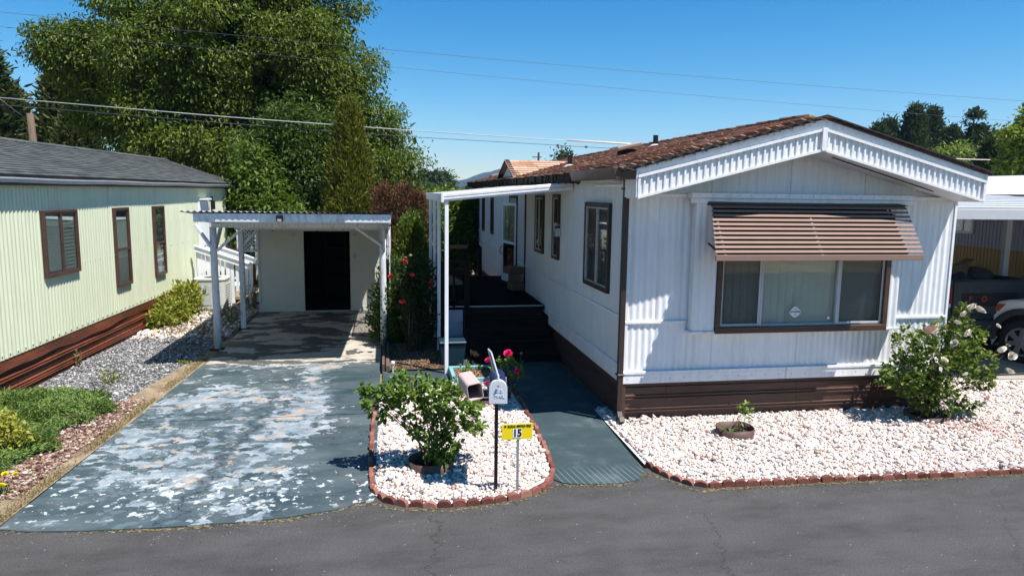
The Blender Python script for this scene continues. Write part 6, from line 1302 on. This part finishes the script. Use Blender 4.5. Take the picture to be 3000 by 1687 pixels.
MB().prism([(17.2, 22.3, 3.35), (26, 22.3, 3.55), (26, 23, 3.6), (17.2, 23, 3.4)], (0, 0, .08)).build('awning_roof', 'metalroof', n2)

# ---- pickup truck seen from behind
pk = thing('pickup_truck', (10.85, 11.3, 0), 'worn dark grey pickup with missing tailgate letters parked under the right-hand carport', 'pickup truck')
X0, X1, YB = 9.86, 11.84, 11.15
MB().prism([(X0, YB, .62), (X1, YB, .62), (X1, YB, 1.30), (X1-.05, YB, 1.44), (X0+.05, YB, 1.44), (X0, YB, 1.30)], (0, .06, 0)).build('rear_panel', 'darkcar', pk, bevel=.015)
MB().box(X0+.23, X1-.23, YB-.035, YB-.001, .80, 1.42).build('tailgate', 'darkcar', pk, bevel=.02)
MB().box(X0+.38, X1-.38, YB-.045, YB-.034, .95, 1.20).build('tailgate_panel', 'blackmetal', pk, bevel=.006)
for s_, x in (('F', X0+.56), ('O', X0+.85)): text_mesh('letter', s_, .15, (x, YB-.050, 1.085), 'redletter', pk, depth=.004, off=.004, sx=1.1)
for x in (X0+.03, X1-.20): MB().box(x, x+.17, YB-.03, YB, .93, 1.32).build('tail_light', 'redlens', pk, bevel=.012); MB().box(x+.02, x+.15, YB-.034, YB-.028, .94, 1.01).build('reverse_light', 'lightgrey', pk)
MB().box(X0, X1, YB-.14, YB-.02, .52, .70).build('bumper', 'darkcar', pk, bevel=.025)
for x in (X0, X1-.06): MB().box(x, x+.06, YB+.06, 13.4, .62, 1.42).build('bed_side', 'darkcar', pk, bevel=.015)
MB().box(X0+.06, X1-.06, YB+.06, 13.4, .78, .84).build('bed_floor', 'plasticgrey', pk)
MB().prism([(X0, 13.4, .5), (X0, 15.3, .5), (X0, 15.3, 1.35), (X0+.1, 14.9, 1.85), (X0+.1, 13.55, 1.85), (X0, 13.4, 1.4)], (X1-X0, 0, 0)).build('cab', 'darkcar', pk, bevel=.04)
MB().box(X0, X1, 15.3, 16.5, .5, 1.2).build('hood', 'darkcar', pk, bevel=.08); MB().box(X0+.2, X1-.2, 13.38, 13.40, 1.4, 1.75).build('rear_window', 'darkglass', pk)
def wheel(par, c, r, wd, ax, rim='alloy'):
    c = Vector(c); ax = Vector(ax).normalized(); w_ = MB().tube([c-ax*wd/2, c-ax*wd*.42, c+ax*wd*.42, c+ax*wd/2], [r*.90, r, r, r*.90], 32).build('wheel', 'rubber', par, smooth=False)
    a1 = ax.cross(Vector((0, 0, 1))).normalized(); a2 = Vector((0, 0, 1)); f = c-ax*(wd/2+.004)
    MB().tube([f+ax*.02, f-ax*.004, f+ax*.012], [r*.66, r*.66, r*.56], 28).build('rim', rim, w_); MB().tube([f-ax*.002, f-ax*.022], [r*.56, r*.55], 28).build('rim_well', 'blackmetal', w_)
    for k in range(6):
        a = k*math.pi/3+.3; d = a1*math.cos(a)+a2*math.sin(a); s = ax.cross(d); MB().prism([f-ax*.024+d*r*.08-s*r*.10, f-ax*.024+d*r*.60-s*r*.13, f-ax*.024+d*r*.60+s*r*.13, f-ax*.024+d*r*.08+s*r*.10], -ax*.02).build('spoke', rim, w_, bevel=.004)
    MB().tube([f-ax*.02, f-ax*.055], [r*.16, r*.13], 14).build('hub_cap', rim, w_)
for x in (X0+.12, X1-.12):
    for y in (12.1, 15.7): wheel(pk, (x, y, .37), .37, .24, (1 if x < 10.8 else -1, 0, 0), 'steel')
tb = thing('tarpaulin', (10.5, 11.9, 1.3), 'crumpled dark blue tarpaulin heaped in the pickup bed', 'tarpaulin'); rs = np.random.RandomState(5); g = 22; V = []; F = []
for j in range(g):
    for i in range(g):
        u_, v_ = i/(g-1), j/(g-1); e = math.sin(u_*math.pi)**.5*math.sin(v_*math.pi)**.5; V.append((9.95+u_*1.45, 11.3+v_*1.7, .9+.60*e+e*rs.normal(0, .035)+.05*math.sin(u_*17+v_*5)))
for j in range(g-1):
    for i in range(g-1): F.append((j*g+i, j*g+i+1, (j+1)*g+i+1, (j+1)*g+i))
npmesh('sheet', V, F, 'tarp', tb, smooth=True)
for k, (x, y, lab) in enumerate(((10.28, 11.9, 'open brown paper sack at the left on the blue tarpaulin'), (10.95, 12.0, 'taller open brown paper sack at the right on the blue tarpaulin'))):
    b_ = thing('paper_sack', (x, y, 1.42), lab, 'sack'); w_ = .16+.03*k
    MB().prism([(x-w_, y, 1.42), (x+w_, y, 1.42), (x+w_*1.1, y, 1.60), (x+w_*1.5, y-.03, 1.70+.04*k), (x+w_*.5, y, 1.63), (x-w_*.3, y, 1.61), (x-w_*1.2, y-.02, 1.69), (x-w_*1.0, y, 1.60)], (0, .2, 0)).build('sack_body', 'cardboard', b_)
dm = thing('wheelbarrow_tray', (11.6, 12.3, 1.35), 'grey rounded tub upside down in the pickup bed', 'tub'); bm = bmesh.new(); bmesh.ops.create_uvsphere(bm, u_segments=20, v_segments=10, radius=.33); me = bpy.data.meshes.new('tub'); [setattr(v.co, 'z', v.co.z*.6) for v in bm.verts]; bm.to_mesh(me); bm.free(); me.materials.append(M['plasticgrey']); me.polygons.foreach_set('use_smooth', [True]*len(me.polygons)); place(me, 'tub_shell', dm, (11.6, 12.3, 1.36))
# ---- white SUV nosing in at the right edge
sv = thing('parked_car', (11.15, 10.7, 0), 'white off-road car with grey wheel arches, only its front wheel and wing in view', 'car')
yw = math.radians(17); hd = Vector((-math.sin(yw), math.cos(yw), 0)); lt = Vector((-hd.y, hd.x, 0)); W0 = Vector((11.10, 10.62, 0))        # front left wheel centre on the ground
def V3(f, s, z): p = W0+hd*f-lt*(s-.0); return Vector((p.x, p.y, z))
def sideprism(pts, s0, s1, nm, mat, bev=.02): MB().prism([V3(f, s0, z) for f, z in pts], -lt*(s1-s0)).build(nm, mat, sv, bevel=bev)
arch_ = [(.50*math.cos(a), .40+.50*math.sin(a)) for a in [math.pi*k/10 for k in range(11)]]
# body side as panels around the wheel arch
sideprism([(.46, .42)]+[(f*.94, z) for f, z in arch_][::1]+[(-.60, .42), (-.66, .60), (-.66, 1.16), (.30, 1.10), (.70, .98), (.78, .74)], .06, 1.78, 'front_body', 'carwhite', .03)
sideprism([(-.66, .42), (-3.5, .42), (-3.5, 1.12), (-.66, 1.16)], .06, 1.78, 'body', 'carwhite', .03)
sideprism([(-.95, 1.16), (-1.5, 1.68), (-3.4, 1.72), (-3.75, 1.15)], .14, 1.70, 'cabin', 'carwhite', .05)
sideprism([(-1.15, 1.20), (-1.58, 1.60), (-3.2, 1.62), (-3.3, 1.20)], .125, .14, 'side_window', 'darkglass', 0)
fl = [(.60*math.cos(a), .40+.58*math.sin(a)) for a in [math.pi*k/14-.1 for k in range(15)]]; fi = [(.47*math.cos(a), .40+.47*math.sin(a)) for a in [math.pi*k/14-.1 for k in range(15)]]
mb = MB(); n = len(fl); vs = []
for (f, z), (f2, z2) in zip(fl, fi): vs += [V3(f, .03, z), V3(f2, -.02, z2), V3(f2, .10, z2)]
mb.add(vs, [(3*i+j, 3*i+3+j, 3*i+4+j, 3*i+1+j) for i in range(n-1) for j in range(2)]).build('wheel_arch', 'plasticgrey', sv, smooth=True)
MB().prism([V3(f, .055, z) for f, z in arch_], -lt*.3).build('arch_liner', 'blackmetal', sv)
sideprism([(.50, .34), (.84, .38), (.88, .66), (.62, .72)], .02, 1.82, 'bumper', 'plasticgrey', .03)
sideprism([(.55, .86), (.76, .84), (.74, .98), (.42, 1.02)], .04, .30, 'headlight', 'lightgrey', .01); sideprism([(.46, .87), (.56, .86), (.50, 1.00), (.34, 1.02)], .035, .06, 'corner_light', 'amber', .004)
for f in (0, -2.7):
    for s in (.10, 1.66): 
        c = V3(f, s, .385); wheel(sv, c, .385, .25, -lt if s < 1 else lt)

# ================================================================ haze
hz = MB().box(-3100, 3100, -40, 3000, -1.2, 175).build('haze', 'ground', None, kind='stuff'); hm = bpy.data.materials.new('haze'); hm.use_nodes = True; h_ = hm.node_tree; h_.nodes.clear(); ho = h_.nodes.new('ShaderNodeOutputMaterial'); pv = h_.nodes.new('ShaderNodeVolumePrincipled'); pv.inputs['Color'].default_value = (.42, .66, 1, 1); pv.inputs['Density'].default_value = 0.00017; pv.inputs['Anisotropy'].default_value = .2; h_.links.new(pv.outputs[0], ho.inputs['Volume']); hz.data.materials.clear(); hz.data.materials.append(hm)
